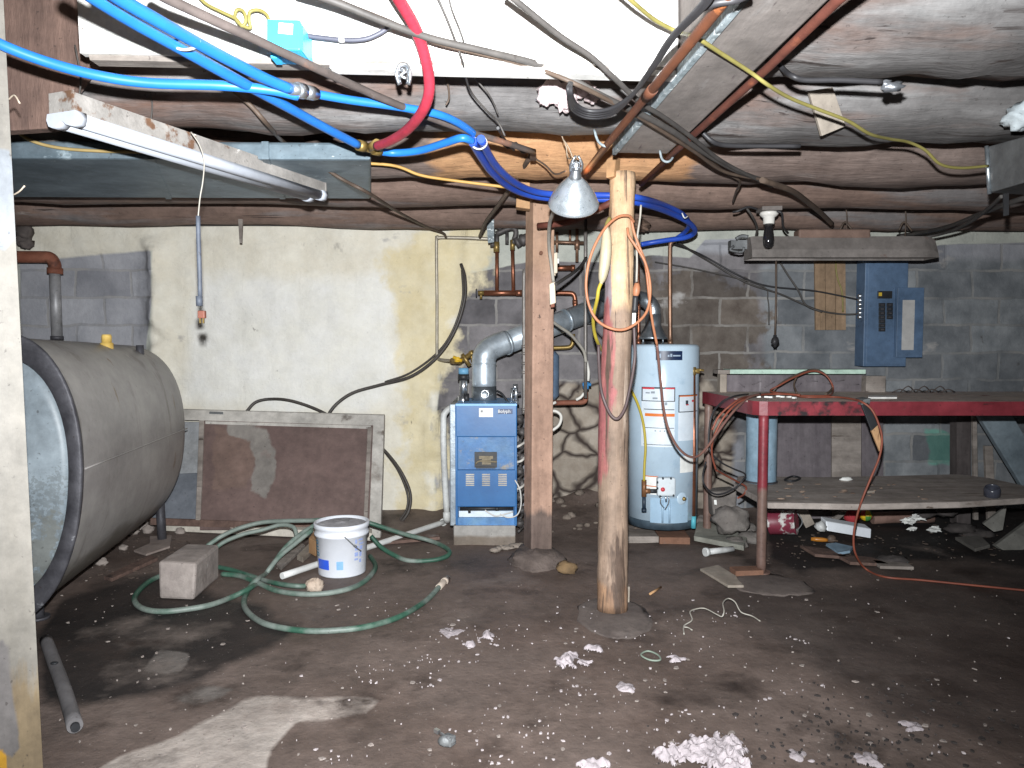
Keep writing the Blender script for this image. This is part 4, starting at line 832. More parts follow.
# mint shelf
m_mint = mat('mint_paint', '#a9c4b4', '#bcd2c3', scale=5, rough=.6, bump=.05, spots=[('#8a7f73', 7, .66, .72, (1, 1, 1))])
ms = thing('wall_shelf', 'low mint green shelf board standing at the back of the bench', 'shelf', P(797, 394, 4.9))
b = MB(); p, q = P(730, 374, 4.86), P(866, 369.5, 4.86); b.box2((p.x, 4.86, p.z), (q.x, 5.02, q.z)); b.build('shelf_board', m_mint, ms, bev=.003)
zbt = zB
for x0, x1, mm in ((720, 727, m_shim), (866, 886, m_oldwood)):
    b = MB(); p, q = P(x0, 393, 4.87), P(x1, 374.2 if x0 < 800 else 376, 4.87); b.box2((p.x, 4.87, zbt), (q.x, 4.94, q.z)); b.build('support', mm, ms, bev=.003)
b = MB(); p, q = P(718, 374, 4.862), P(732, 370, 4.862); b.box2((p.x, 4.862, p.z), (q.x, 5.0, q.z)); b.build('end_board', m_oldwood, ms, bev=.003)
b = MB()
for k in range(9): b.tube([P(736 + k * 14 + 5 * rnd.random(), 380 + 8 * rnd.random(), 4.94), P(742 + k * 14 + 6 * rnd.random(), 379.5 + 8 * rnd.random(), 4.94)], .0035, 6, 1)
b.slab([P(727, 375, 4.95), P(866, 375, 4.95), P(866, 393, 4.95), P(727, 393, 4.95)], (0, .02, 0)); b.build('back_board', m_panel, ms)

# ================================================================ BREAKER PANEL
m_pan = mat('panel_blue_grey', '#4f6580', '#5a708b', scale=3, rough=.5, bump=.02)
YPn = 5.46
bp_ = thing('breaker_panel', 'blue-grey electrical breaker panel with its door folded open on the block wall', 'electrical panel', P(888, 366, 5.55))
b = MB(); pbox(b, 863, 250, 909, 366.5, YPn, .14); b.build('cabinet', m_pan, bp_, bev=.004)
b = MB(); pbox(b, 866, 252, 908, 365, YPn - .004, .006); b.build('cover_plate', m_pan, bp_, bev=.002)
b = MB(); pbox(b, 896, 287.5, 924.5, 357.5, YPn - .02, .012); dr_ = b.build('door', m_pan, bp_, bev=.003)
b = MB(); pbox(b, 901.5, 300, 915, 350, YPn - .0225, .003); lab(b.build('circuit_chart', mat('chart_grey', '#b7b5b2', '#a7a5a3', scale=12, rough=.6, bump=0), dr_), 'pale paper circuit chart')
b = MB(); pbox(b, 894.5, 287.5, 896.5, 357, YPn - .018, .016); b.build('hinge', m_pan, bp_)
b = MB(); pbox(b, 878, 291, 892.5, 298.5, YPn - .014, .012); mb_ = b.build('main_breaker', m_black, bp_, bev=.002)
b = MB(); pbox(b, 879, 292.5, 882, 296, YPn - .02, .008); lab(b.build('breaker_mark', mat('yellow_mark', '#c9a93a', rough=.5, bump=0), mb_), 'yellow mark')
for k in range(7):
    b = MB(); y0 = 303 + k * 4.1; pbox(b, 879, y0, 885.5, y0 + 3.9, YPn - .012, .010); br_ = b.build('breaker', m_black, bp_, bev=.001)
    b = MB(); pbox(b, 881, y0 + 1.2, 884, y0 + 2.6, YPn - .018, .008); b.build('toggle', m_rim, br_)
for k in range(4):
    b = MB(); y0 = 303 + k * 4.1; pbox(b, 887, y0, 893, y0 + 3.9, YPn - .012, .010); br_ = b.build('breaker', m_black, bp_, bev=.001)
    b = MB(); pbox(b, 888.5, y0 + 1.2, 891.5, y0 + 2.6, YPn - .018, .008); b.build('toggle', m_rim, br_)
for k in range(6):
    b = MB(); b.tube([P(858, 296 + k * 4.2, YPn + .06), P(863.5, 296 + k * 4.2, YPn + .06)], .012, 8, 1); b.tube([P(859.5, 296 + k * 4.2, YPn + .06), P(861, 296 + k * 4.2, YPn + .06)], .016, 8, 1); b.build('cable_clamp', m_steel, bp_)
m_ply = mat('plywood_tan', '#877059', '#9a8168', scale=3, stretch=(5, 1, .5), rough=.8, bump=.1, spots=[('#7d664e', 5, .64, .70, (5, 1, .3))])
b = MB()
for x0, x1 in ((815, 825), (825.3, 835), (835.3, 845.5)): b.slab([P(x0, 255, 5.61), P(x1, 255, 5.61), P(x1 + .5, 330, 5.61), P(x0 + .8, 330, 5.61)], (0, .025, 0))
tag(b.build('backing_board', m_ply, bev=.002), 'tan wooden backing board on the wall left of the breaker panel', 'board')
m_blackc = mat('black_cable', '#29282a', '#343335', rough=.5, bump=0); m_greyc = mat('grey_cable', '#423f3d', '#504c49', scale=9, rough=.6, bump=.05)
m_yelc = mat('yellow_cable', '#857d48', '#766e3c', scale=9, rough=.5, bump=0); m_whitec = mat('white_cord', '#aaa59c', '#9c978d', scale=9, rough=.5, bump=0)
m_orange = mat('orange_cord', '#8a4c3a', '#774032', scale=9, rough=.5, bump=0); m_brownc = mat('brown_cable', '#4e4138', '#5d4e43', scale=9, rough=.6, bump=.05)
def cable(name, label, pts, r, m, cat='cable', k=7, n=8, grp=None):
    b = MB(); b.tube(pts, r, n, k); return tag(b.build(name, m), label, cat, grp)
def W(lst, Y): return [P(x, y, Y) for x, y in lst]
cable('panel_cable', 'upper black cable sagging along the wall into the breaker panel', [P(672, 243, 5.3)] + W([(700, 254), (740, 276), (768, 286), (815, 291), (860, 300)], 5.57), .0062, m_blackc)
cable('panel_cable', 'lower grey cable sagging along the wall into the breaker panel', [P(676, 241, 5.3)] + W([(705, 259), (745, 282), (780, 294), (815, 309), (840, 314), (861, 314)], 5.57), .0068, m_greyc)
cable('panel_cable', 'pale grey cable running from the hanging shop light to the lower panel cable', W([(778, 259), (788, 275), (798, 290), (806, 305), (822, 312)], 5.55), .007, m_greyc)
cable('panel_cable', 'thin pale cable along the wall beside the blue loop', [P(655, 262, 5.57)] + W([(700, 270), (760, 285), (768, 300), (769, 325)], 5.58), .005, m_greyc)
cable('panel_cable', 'yellow cable dropping over the tan backing board', W([(836, 250), (836, 268), (838, 280), (842, 292), (843, 312)], 5.585), .006, m_yelc)
hc = thing('plug_cable', 'dark cord with plug hanging below the shop light socket', 'cord', P(775, 340, 5.2))
b = MB(); b.tube(W([(776, 252), (776, 300), (775, 336)], 5.0), .007, 8, 2); b.build('cord', m_brownc, hc)
b = MB(); b.blob(P(775, 341, 5.0), (.026, .022, .03), 2, 12, .3); b.tube(W([(775, 335), (775, 347)], 5.0), .012, 8, 1); b.build('plug', m_blackc, hc)

# hanging shop light
YS = 4.78
m_hood = mat('rusty_grey_hood', '#68625e', '#7e7773', scale=4, rough=.7, metal=.1, bump=.12, spots=[('#6a4a3e', 4, .60, .70, (1, 1, 2)), ('#9c9691', 6, .66, .73, (1, 1, 1))])
sl = thing('shop_light', 'long rusty grey shop light hanging in front of the breaker panel', 'light fixture', P(835, 258, YS))
x0, x1 = xat(747, YS), xat(929, YS); zt2, zb2 = zat(237, YS), zat(257.5, YS - .065)
b = MB()
def hood_ring(x, s):
    return [V((x, YS - .065, zb2)), V((x, YS - .06, zb2 + .05 * s)), V((x, YS - .02, zt2 - (1 - s) * .05)), V((x, YS + .06, zt2 - (1 - s) * .05)), V((x, YS + .10, zb2 + .05 * s)), V((x, YS + .105, zb2))]
rg = [b.add(hood_ring(x, s)) for x, s in ((x0, .95), (x0 + .02, 1), (x1 - .07, 1), (x1 - .025, .85), (x1, .55))]
for a_, c_ in zip(rg, rg[1:]):
    for j in range(5): b.face((a_ + j, a_ + j + 1, c_ + j + 1, c_ + j))
b.face([rg[0] + j for j in range(6)]); b.face([rg[-1] + 5 - j for j in range(6)])
b.build('reflector_hood', m_hood, sl, solid=.004)
b = MB(); pbox(b, 799, 229, 871, 238, YS - .03, .10); b.build('ballast_box', mat('brown_box', '#6a544a', '#7b655a', scale=4, rough=.7, bump=.1), sl, bev=.01)
b = MB(); pbox(b, 731, 240, 748, 249, YS + .04, .07); b.tube(W([(734, 246), (730, 250), (742, 252), (744, 247)], YS), .008, 8, 3); b.tube(W([(736, 239), (742, 236), (748, 237)], YS), .012, 8, 3); b.build('lamp_socket', m_dark, sl)
for dy in (-.015, .055):
    b = MB(); b.tube([V((x0 + .03, YS + dy, zb2 + .045)), V((x1 - .08, YS + dy, zb2 + .045))], .019, 14, 1); b.build('tube_lamp', mat('dusty_tube', '#a9a6a0', rough=.4, bump=0), sl)
for px in (846, 905):
    b = MB(); b.tube([P(px, 238, YS + .1), P(px + 1, 215, YS + .05), P(px - 2, 203, YS + .05)], .004, 6, 3)
    b.tube([P(px - 6, 230, YS + .08), P(px - 1, 222, YS + .08), P(px + 7, 231, YS + .08)], .006, 6, 3); b.build('hanger', m_brownc, sl)
bs = thing('bulb_socket', 'white porcelain bulb socket with a clear bulb in front of the shop light', 'light bulb', P(769, 212, 4.55))
YL = 4.55
b = MB(); c = P(769, 212, YL); b.lathe([(.001, 0), (.052, -.001), (.055, -.014), (.045, -.026), (.034, -.034), (.032, -.07), (.03, -.072), (.001, -.07)], c, n=28); b.build('socket', mat('porcelain', '#e4e1da', '#d8d5ce', rough=.25, bump=0), bs)
b = MB(); b.lathe([(.001, -.065), (.024, -.07), (.025, -.10), (.03, -.13), (.034, -.165), (.030, -.195), (.018, -.213), (.001, -.218)], c, n=26)
b.build('bulb', mat('dark_glass', '#1c1b1d', '#252426', rough=.06, bump=0, spec=.9), bs)
b = MB(); b.box(c + V((0, 0, .018)), (.12, .12, .034)); b.build('mount_box', mat('mount_grey', '#625c58', '#746d69', rough=.7), bs, bev=.004)
cable('socket_wire', 'dark wire looping beside the porcelain bulb socket', [P(757, 209, 4.5), P(748, 207, 4.48), P(738, 211, 4.48), P(733, 212, 4.5)], .007, m_blackc)
cable('socket_wire', 'dark wire hanging from the porcelain socket to the shop light', [P(777, 211, 4.5), P(782, 214, 4.5), P(783, 226, 4.6), P(788, 233, 4.75)], .007, m_blackc)
cable('socket_wire', 'pale cable dangling left of the porcelain socket', [P(745, 206, 4.5), P(752, 216, 4.55), P(757, 227, 4.7), P(756, 236, 4.8)], .007, m_greyc)

# ================================================================ FLUORESCENT FIXTURE left
ff = thing('fluorescent_fixture', 'white fluorescent strip light with a rusty peeling side at the upper left', 'light fixture', PZ(190, 150, 2.0))
m_peel = mat('peeling_white', '#a5a09b', '#96918c', scale=5, rough=.7, bump=.25, layers=[('rust', ('#7a5c48', '#6b4e3c'), 1.6, 14)], spots=[('#8c8078', 9, .66, .72, (1, 1, 1)), ('#eae6e0', 12, .66, .72, (1, 1, 1))])
m_gloss = mat('gloss_white', '#bcc0c9', '#b3b8c1', scale=3, rough=.6, bump=0)
zF = 1.985; a0, a1 = PZ(74, 119, zF), PZ(325, 197, zF); dx = (a1 - a0); Ln = dx.length; dx.normalize(); nx = V((-dx.y, dx.x, 0))
def fx(s, w, z): return a0 + dx * s + nx * w + V((0, 0, z))
b = MB(); ns = 30; rows = [b.add([fx(Ln * k / ns, w, z) for w, z in ((0, .015), (-.0, .085), (.10, .085), (.10, .015))]) for k in range(ns + 1)]
for a_, c_ in zip(rows, rows[1:]):
    for j in range(4): b.face((a_ + j, a_ + (j + 1) % 4, c_ + (j + 1) % 4, c_ + j))
b.face([rows[0] + j for j in range(4)]); b.face([rows[-1] + 3 - j for j in range(4)])
rustm = lambda co: clamp(.5 - abs((V(co) - a0).dot(dx) - .45) * .9) + (.25 if (V(co) - a0).dot(dx) < .15 else 0)
b.build('housing', m_peel, ff, attrs={'rust': rustm})
b = MB(); prof = [(-.008, .022), (-.012, .006), (-.004, -.012), (.012, -.018), (.030, -.014), (.044, -.004), (.050, -.002), (.056, -.004), (.070, -.014), (.088, -.018), (.104, -.012), (.112, .006), (.108, .022)]
rows = [b.add([fx(s, w, z) for w, z in prof]) for s in (.0, Ln)]; npf = len(prof)
for j in range(npf): b.face((rows[0] + j, rows[0] + (j + 1) % npf, rows[1] + (j + 1) % npf, rows[1] + j), True)
b.face([rows[0] + j for j in range(npf)]); b.face([rows[1] + npf - 1 - j for j in range(npf)])
b.build('tube_cover', m_gloss, ff)
for s in (.0, Ln - .03):
    b = MB(); rws = [b.add([fx(s + e, .05 + (w - .05) * 1.06, z * 1.15) for w, z in prof]) for e in (-.006, .036)]
    for j in range(npf): b.face((rws[0] + j, rws[0] + (j + 1) % npf, rws[1] + (j + 1) % npf, rws[1] + j), True)
    b.face([rws[0] + j for j in range(npf)]); b.face([rws[1] + npf - 1 - j for j in range(npf)]); b.build('lamp_holder', m_gloss, ff)
for s in (-.004, Ln + .004):
    b = MB(); b.slab([fx(s, -.004, .0), fx(s, .104, .0), fx(s, .104, .09), fx(s, -.004, .09)], dx * .004); b.build('end_plate', m_peel, ff, attrs={'rust': lambda co: .35})
for s in (.06, .35, Ln - .25):
    b = MB(); b.tube([fx(s, .05, .085), fx(s + .01, .05, .16), fx(s, .06, .26)], .003, 6, 3); b.build('hanger_wire', m_greyc, ff)
pc = thing('pull_cord', 'dangling grey cord with plug hanging below the fluorescent strip light', 'cord', P(200, 310, 2.75))
b = MB(); b.tube(W([(191, 132), (199, 144), (204, 160), (203, 180), (200, 198), (198, 218)], 2.75), .0024, 8, 5); lab(b.build('thin_wire', m_whitec, pc), 'thin whitish wire')
b = MB(); b.tube(W([(198, 216), (198.5, 240), (199.5, 270), (200, 297)], 2.75), .0085, 8, 3); b.tube(W([(199, 296), (199.5, 306)], 2.75), .012, 10, 1); b.build('cord', mat('slate_cord', '#4b505b', '#585e69', rough=.6, bump=.05), pc)
b = MB(); b.box(P(202, 314.5, 2.75), (.026, .02, .028)); lab(b.build('plug', mat('plug_brown', '#7a4a3c', rough=.6), pc, bev=.003), 'brown plug')
b = MB()
for e in (-1.6, 1.6): b.box(P(202 + e, 320.5, 2.75), (.004, .008, .02))
b.build('prong', m_brass, pc)

# ================================================================ BLUE PEX AND CEILING PIPES
m_pex = mat('blue_pex', '#2670c2', '#2269b8', scale=4, rough=.4, bump=0); m_pexd = mat('deep_blue_pex', '#2447a8', '#2a50b4', scale=4, rough=.4, bump=0)
m_redh = mat('red_hose', '#a83344', '#9c2d3c', scale=5, rough=.5, bump=.03)
zP = 2.02
def C(lst, z): return [PZ(x, y, z) for x, y in lst]
wp1 = thing('water_pipe', 'blue water pipe entering at the left edge and sagging under the joist', 'pipe', PZ(150, 75, zP))
b = MB(); b.tube([P(-40, 20, 2.0), P(0, 44, 2.03), P(50, 63, 2.08), P(100, 76, 2.12), P(150, 83, 2.16), P(220, 85.5, 2.2), P(270, 90, 2.24), P(298, 96, 2.28)], .0145, 12, 7); b.build('tubing', m_pex, wp1)
wp2 = thing('water_pipe', 'upper blue water pipe from the top left ending in a silver coupling', 'pipe', PZ(200, 45, zP))
b = MB(); b.tube(C([(95, -22), (114, -5), (160, 22), (210, 50), (260, 76), (290, 89)], zP), .0155, 12, 6); b.tube(C([(310, 93), (350, 100), (400, 107), (440, 115), (465, 127), (480, 141), (489, 158)], zP + .03), .0135, 12, 7); b.build('tubing', m_pex, wp2)
b = MB(); q0, q1 = PZ(290, 88.5, zP), PZ(316, 94, zP + .02); b.tube([q0, q1], .018, 14, 1); b.tube([q0.lerp(q1, .25), q0.lerp(q1, .5)], .023, 14, 1); b.tube([q0.lerp(q1, .6), q0.lerp(q1, .9)], .021, 14, 1); b.build('coupling', m_steel, wp2)
wp3 = thing('water_pipe', 'lower blue water pipe from the top left to the brass tee and the lamp', 'pipe', PZ(330, 120, zP))
b = MB(); b.tube(C([(62, -24), (85, -8), (130, 20), (180, 48), (230, 76), (280, 103), (320, 125), (360, 146)], zP), .0155, 12, 6); b.tube(C([(377, 151), (395, 153), (420, 150.5), (445, 143), (462, 138), (472, 141)], zP) , .0145, 12, 7); b.build('tubing', m_pex, wp3)
b = MB(); q0, q1 = PZ(358, 145, zP), PZ(380, 151, zP); b.tube([q0, q1], .017, 14, 1); b.tube([q0.lerp(q1, .5), PZ(377, 143, zP)], .016, 12, 1); b.tube([q0, q0.lerp(q1, .3)], .021, 12, 1); b.tube([q0.lerp(q1, .7), q1], .021, 12, 1); lab(b.build('tee', m_brass, wp3), 'brass tee')
wp4 = thing('water_pipe', 'pair of deep blue pipes passing behind the round post and looping back', 'pipe', PZ(650, 205, zP - .04))
b = MB()
b.tube([PZ(472, 141, zP), PZ(482, 158, zP), PZ(492, 172, zP), PZ(508, 186, zP), PZ(526, 194, zP), PZ(548, 198, zP), PZ(580, 199, zP), PZ(612, 199.5, zP - .01), PZ(640, 203, zP - .03), P(668, 212, 4.30), P(688, 222, 4.55), P(695, 231, 4.75), P(687, 237, 4.85), P(668, 240, 4.92), P(652, 242.5, 4.96), P(641, 244.5, 4.96)], .0165, 12, 7)
b.tube([PZ(481, 139, zP), PZ(490, 157, zP), PZ(500, 170, zP), PZ(514, 182, zP), PZ(530, 190, zP), PZ(549, 194, zP), PZ(580, 195, zP + .0), PZ(614, 195.5, zP), PZ(640, 198, zP - .02), P(664, 205, 4.25), P(682, 214, 4.5), P(689, 224, 4.7), P(685, 232, 4.88), P(676, 239, 4.95)], .0155, 12, 7)
b.build('tubing', m_pexd, wp4)
b = MB(); b.tube([P(682, 213, 4.28), P(684.5, 218, 4.28), P(688, 216, 4.3)], .004, 6, 3); b.build('zip_tie', m_pvc, wp4)
b = MB(); q = PZ(479, 142, zP); b.tube([q + V((.028 * math.cos(a), .008, .024 * math.sin(a))) for a in [k * math.pi / 5 for k in range(10)]], .004, 6, 2, closed=True)
tag(b.build('zip_tie', m_pvc), 'white zip tie binding the blue pipes left of the lamp', 'tie')
b = MB(); q = PZ(187, 43, zP); dd = (PZ(230, 70, zP) - PZ(140, 18, zP)).normalized(); nn_ = V((dd.y, -dd.x, 0))
b.tube([q + nn_ * (.036 * math.cos(a)) + V((0, 0, .016 * math.sin(a))) for a in [k * math.pi / 6 for k in range(12)]], .004, 6, 2, closed=True); tag(b.build('zip_tie', m_pvc), 'white tie around the two blue pipes under the header board', 'tie')
b = MB(); b.tube([P(382, -30, 1.92), P(398, -2, 2.0), P(416, 30, 2.1), P(427, 65, 2.2), P(429, 92, 2.27), P(422, 112, 2.36), P(407, 130, 2.52), P(390, 141, 2.68), P(377, 146, 2.80)], .0165, 14, 8)
tag(b.build('red_hose', m_redh), 'red hose curving down from the top edge to the brass tee', 'hose')
# rusty steel pipes along the beam
m_rp1 = mat('rusty_steel_pipe', '#6d4028', '#5b3523', scale=7, rough=.7, metal=.15, bump=.15, stretch=(1, .4, 1), spots=[('#5f4036', 5, .58, .68, (1, .5, 1)), ('#b06a3c', 9, .64, .72, (1, 1, 1))])
b = MB(); b.tube(C([(742, -24), (725, 0), (660, 80), (610, 141), (583, 176)], 2.01), .0135, 14, 1); b.tube(C([(653, 89), (646, 97.5)], 2.01), .0165, 14, 1)
tag(b.build('steel_pipe', m_rp1), 'rusty steel pipe running along the left side of the main beam to the lamp', 'pipe')
m_rp2 = mat('red_brown_steel_pipe', '#5c332a', '#693c30', scale=7, rough=.65, metal=.15, bump=.15, stretch=(1, .4, 1), spots=[('#a05f42', 5, .60, .70, (1, .6, 1))])
b = MB(); b.tube(C([(866, -25), (838, 0), (770, 66), (690, 138), (641, 184)], 2.045), .0125, 14, 1)
tag(b.build('steel_pipe', m_rp2), 'red-brown steel pipe along the right edge of the main beam', 'pipe')
b = MB(); q = PZ(667, 158, 2.03); b.tube([q + V((-.03, 0, .03)), q + V((-.022, -.015, -.01)), q + V((.0, -.02, -.02)), q + V((.022, 0, .0)), q + V((.025, .01, .03))], .005, 6, 4); tag(b.build('pipe_strap', m_strip), 'bent strap hooked around the right-hand steel pipe', 'strap')
b = MB(); q = PZ(604, 142, 2.02); b.tube([q + V((-.035, .02, .05)), q + V((-.02, .0, .0)), q + V((.01, -.01, -.018)), q + V((.03, .01, .01))], .005, 6, 4); tag(b.build('pipe_hook', m_strip), 'small wire hook holding the left-hand steel pipe', 'hook')
b = MB(); b.tube([P(538, 226, 4.1), P(570, 222, 4.0), P(590, 213, 3.9), P(612, 202, 3.8)], .017, 12, 3); tag(b.build('steel_pipe', m_rp2), 'brown pipe passing behind the lamp and the round post', 'pipe')
m_conduit = mat('dusty_brown_conduit', '#4f4744', '#625854', scale=6, rough=.7, metal=.1, bump=.1, spots=[('#8a6350', 5, .58, .68, (1, 1, 1)), ('#a9a29b', 7, .66, .73, (1, 1, 1))])
b = MB(); b.tube(C([(150, -12), (170, 0), (250, 37), (320, 70), (400, 106), (470, 132), (500, 141), (534, 152)], 2.05), .012, 12, 3); tag(b.build('gas_conduit', m_conduit), 'dusty brown pipe crossing the ceiling from the top left to the lamp', 'pipe')
b = MB(); b.slab([PZ(530, 148, 2.09), PZ(536, 149, 2.09), PZ(536, 156, 2.09), PZ(530, 156, 2.09)], (0, 0, -.02)); b.tube([P(531, 155, 3.55), P(517, 178, 3.9), P(500, 203, 4.2), P(486, 222, 4.7), P(480, 236, 5.2)], .012, 10, 4); tag(b.build('brown_conduit', m_brownc), 'brown conduit dropping from the ceiling pipe end to the copper pipes', 'pipe')
b = MB(); b.slab([P(486, 212, 5.2), P(494, 212, 5.2), P(494, 242, 5.2), P(488, 243, 5.2)], (0, .03, 0)); tag(b.build('pale_strap', m_strip), 'pale strap hanging at the joist above the copper manifold', 'strap')
# cables at the ceiling
cable('ceiling_cable', 'thick grey cable crossing the white header board from the top centre', [P(296, -10, 1.98), P(335, 2, 2.0), P(380, 20, 2.05), P(430, 38, 2.12), P(480, 50, 2.18), P(530, 62, 2.25), P(560, 72, 2.3)] + C([(600, 95), (640, 114), (672, 131), (700, 150), (735, 170), (768, 182)], 2.035) , .0105, m_greyc)
cable('ceiling_cable', 'second grey cable lying against the thick grey cable', [P(318, -8, 1.99), P(350, 6, 2.03), P(390, 22, 2.08), P(435, 42, 2.14), P(482, 54, 2.2), P(530, 66, 2.27)] + C([(580, 86), (630, 112), (670, 136), (695, 152), (725, 172), (765, 180)], 2.03), .007, m_brownc)
cable('ceiling_cable', 'grey-brown cable running from the top centre across the main beam', [P(505, -8, 1.92), P(520, 4, 1.95), P(560, 36, 2.05), P(590, 56, 2.12), P(612, 76, 2.2)] + C([(640, 102), (665, 118), (690, 136), (720, 160), (750, 176), (772, 186)], 2.03), .008, m_greyc)
cable('ceiling_cable', 'dark cable end running down the logs toward the bulb socket', C([(762, 180), (790, 190), (805, 200), (822, 214), (832, 224)], 2.02), .014, m_brownc)
cable('ceiling_cable', 'thin cable curling off the cable bundle on the right logs', C([(700, 152), (716, 166), (732, 176), (740, 182), (736, 192), (733, 202)], 2.05), .006, m_brownc)
b = MB()
for k in range(4):
    o_ = k * 2.3
    b.tube([PZ(712 - o_, -12, 1.985), PZ(708 - o_ * .8, 3, 1.985), PZ(676 - o_ * .8, 35 + k, 1.985), PZ(656 - o_ * .6, 64 + k, 1.985), PZ(634 - o_ * .3, 93 + k, 1.985), PZ(612, 108 + k * 2, 1.985), PZ(590, 111 + k * 2.2, 1.99), PZ(576 - k, 104 + k * 2, 2.0), PZ(571 - k, 92, 2.0), PZ(571 - k * .5, 83, 2.03)], .0062, 8, 7)
tag(b.build('black_cable_bundle', m_blackc), 'black cable bundle looping below the steel pipe at the top centre', 'cable')
cable('ceiling_cable', 'short black cable curving off the pipe top at the upper edge', C([(702, 8), (716, 3), (735, 0), (750, -6)], 2.0), .009, m_blackc)
cable('yellow_cable', 'yellow cable crossing under the main beam and along the right logs', [P(618, -12, 1.9), P(634, 3, 1.95), P(655, 20, 2.05), P(678, 32, 2.1)] + C([(695, 37), (722, 54), (750, 72)], 2.04) + [P(768, 85, 2.2), P(790, 98, 2.32), P(820, 110, 2.42), P(848, 121, 2.5), P(870, 134, 2.6), P(890, 139, 2.75), P(908, 142, 2.85), P(925, 150, 2.9), P(940, 164, 2.95), P(960, 168, 3.0), P(988, 166, 3.05)], .0058, m_yelc)
cable('yellow_cable', 'yellow cable with two loops beside the small blue box', W([(192, -12), (205, 3), (222, 12), (236, 19), (242, 26), (246, 20), (243, 11), (237, 10), (235, 17), (240, 24), (250, 28)], 2.19) + W([(249, 20), (250, 12), (258, 10), (266, 14), (270, 22)], 2.18), .005, m_yelc)
cable('tan_cable', 'tan cable sagging along the joist above the blue-grey duct at left', W([(8, 124), (30, 140), (60, 148), (100, 151), (143, 152)], 3.2), .007, mat('tan_cable', '#b39c6a', '#a28b5b', rough=.6, bump=0))
cable('tan_cable', 'orange-tan cable running along the joist toward the square post', [P(268, 163, 3.5), P(330, 163, 3.5), P(390, 165, 3.52), P(420, 175, 3.54), P(450, 180, 3.56), P(505, 187, 3.58)], .007, mat('orange_tan_cable', '#c29a58', '#b08848', rough=.6, bump=0))
cable('brown_cable', 'brown cable running from the blue pipes down over the duct end to the wall conduit', [P(234, 92, 2.7), P(250, 105, 2.72), P(268, 125, 2.8), P(285, 143, 3.3), P(310, 158, 3.4), P(340, 178, 3.5), P(370, 194, 3.55), P(400, 213, 4.4), P(425, 226, 5.1), P(443, 233, 5.4), P(446, 238, 5.48)], .0085, m_brownc)
cable('thin_wire', 'thin grey wire dangling over the header board right of the red hose', [P(435, -8, 2.18), P(444, 12, 2.2), P(452, 32, 2.2), P(462, 60, 2.2), P(470, 90, 2.5), P(486, 110, 2.6), P(498, 122, 2.68), P(505, 136, 2.7)], .0035, m_greyc)
cable('thin_wire', 'second thin wire crossing the thick grey cable', [P(448, -8, 2.18), P(452, 10, 2.2), P(462, 36, 2.2), P(468, 62, 2.3), P(475, 78, 2.55), P(487, 92, 2.6), P(494, 104, 2.65), P(498, 114, 2.68)], .003, m_greyc)
cable('thin_wire', 'short bent wire end on the joist above the blue pipes', [P(443, 72, 2.68), P(448, 85, 2.68), P(449, 98, 2.67), P(446, 105, 2.67)], .0035, m_brownc)
b = MB(); q = P(510, 146, 3.45); b.tube([P(500, 136, 3.4), P(508, 148, 3.4), P(516, 143, 3.4), P(522, 152, 3.4), P(530, 150, 3.4)], .006, 6, 4); b.tube([P(498, 128, 2.72), P(505, 140, 3.1), P(514, 150, 3.4)], .006, 6, 4); tag(b.build('wire_knot', m_blackc), 'dark twisted wire ends on the glow-tinted bare log', 'wire')
cable('thin_wire', 'thin dark wire drooping across the glow-tinted bare log to the lamp', [P(531, 156, 3.4), P(545, 165, 3.35), P(555, 174, 3.3), P(566, 171, 3.2)], .004, m_brownc)
# black strand on logs at right
cable('black_cable', 'black cable lying in the gap between the logs left of the beige shim', [P(776, 60, 2.28), P(784, 70, 2.26), P(792, 76, 2.2), P(806, 80, 2.2), P(840, 80, 2.2), P(882, 82, 2.2)], .008, m_blackc)
cable('black_cable', 'black cable running from the right-hand steel pipe into the log gap', [P(702, 132, 2.9), P(712, 141, 2.9), P(724, 145, 2.93), P(750, 146, 2.95), P(800, 146, 2.95)], .009, m_blackc)
cable('grey_cable', 'upper grey cable sagging from the right duct strap to the wall top', [P(1040, 193, 3.3), P(1006, 204, 3.5), P(980, 214, 4.0), P(950, 226, 4.6), P(925, 232, 5.1), P(898, 236, 5.4)], .013, m_greyc)
cable('grey_cable', 'lower pale cable hanging from the right duct to the shop light end', [P(1002, 196, 3.3), P(990, 207, 3.6), P(970, 222, 4.1), P(945, 233, 4.7), P(918, 238, 4.85), P(900, 236, 4.9)], .009, m_greyc)
m_clip = mat('dark_foil', '#8e9196', '#5a5c60', rough=.4, metal=.5)
b = MB(); b.blob(P(893, 87, 2.25), (.03, .02, .014), 3, 12, .6); b.blob(P(886, 84, 2.25), (.018, .015, .01), 4, 10, .6); tag(b.build('foil_scrap', m_clip), 'crumpled shiny scrap caught in the log gap at upper right', 'scrap')
# blue junction box
jb = thing('junction_box', 'bright blue electrical box on the white header board', 'box', P(285, 36, 2.2))
m_jb = mat('box_blue', '#3aa7d8', '#46b2e0', scale=4, rough=.4, bump=0)
b = MB(); b.slab([P(266.5, 19, 2.13), P(300, 19.5, 2.13), P(300, 50, 2.13), P(266.5, 49, 2.13)], (0, .115, 0)); b.build('box', m_jb, jb, bev=.004)
b = MB(); b.slab([P(270, 48, 2.13), P(277, 48, 2.13), P(277, 58, 2.13), P(271, 58, 2.13)], (0, .05, 0)); b.build('mounting_ear', m_jb, jb)
b = MB(); b.slab([P(299, 22, 2.13), P(303, 27, 2.13), P(303, 52, 2.13), P(299, 48, 2.13)], (0, .1, 0)); b.build('mounting_ear', m_jb, jb)
b = MB(); b.slab([P(279, 22.5, 2.128), P(293, 24, 2.128), P(292.3, 34.5, 2.128), P(278, 33, 2.128)], (0, .002, 0)); tg = b.build('sticker', m_paper, jb)
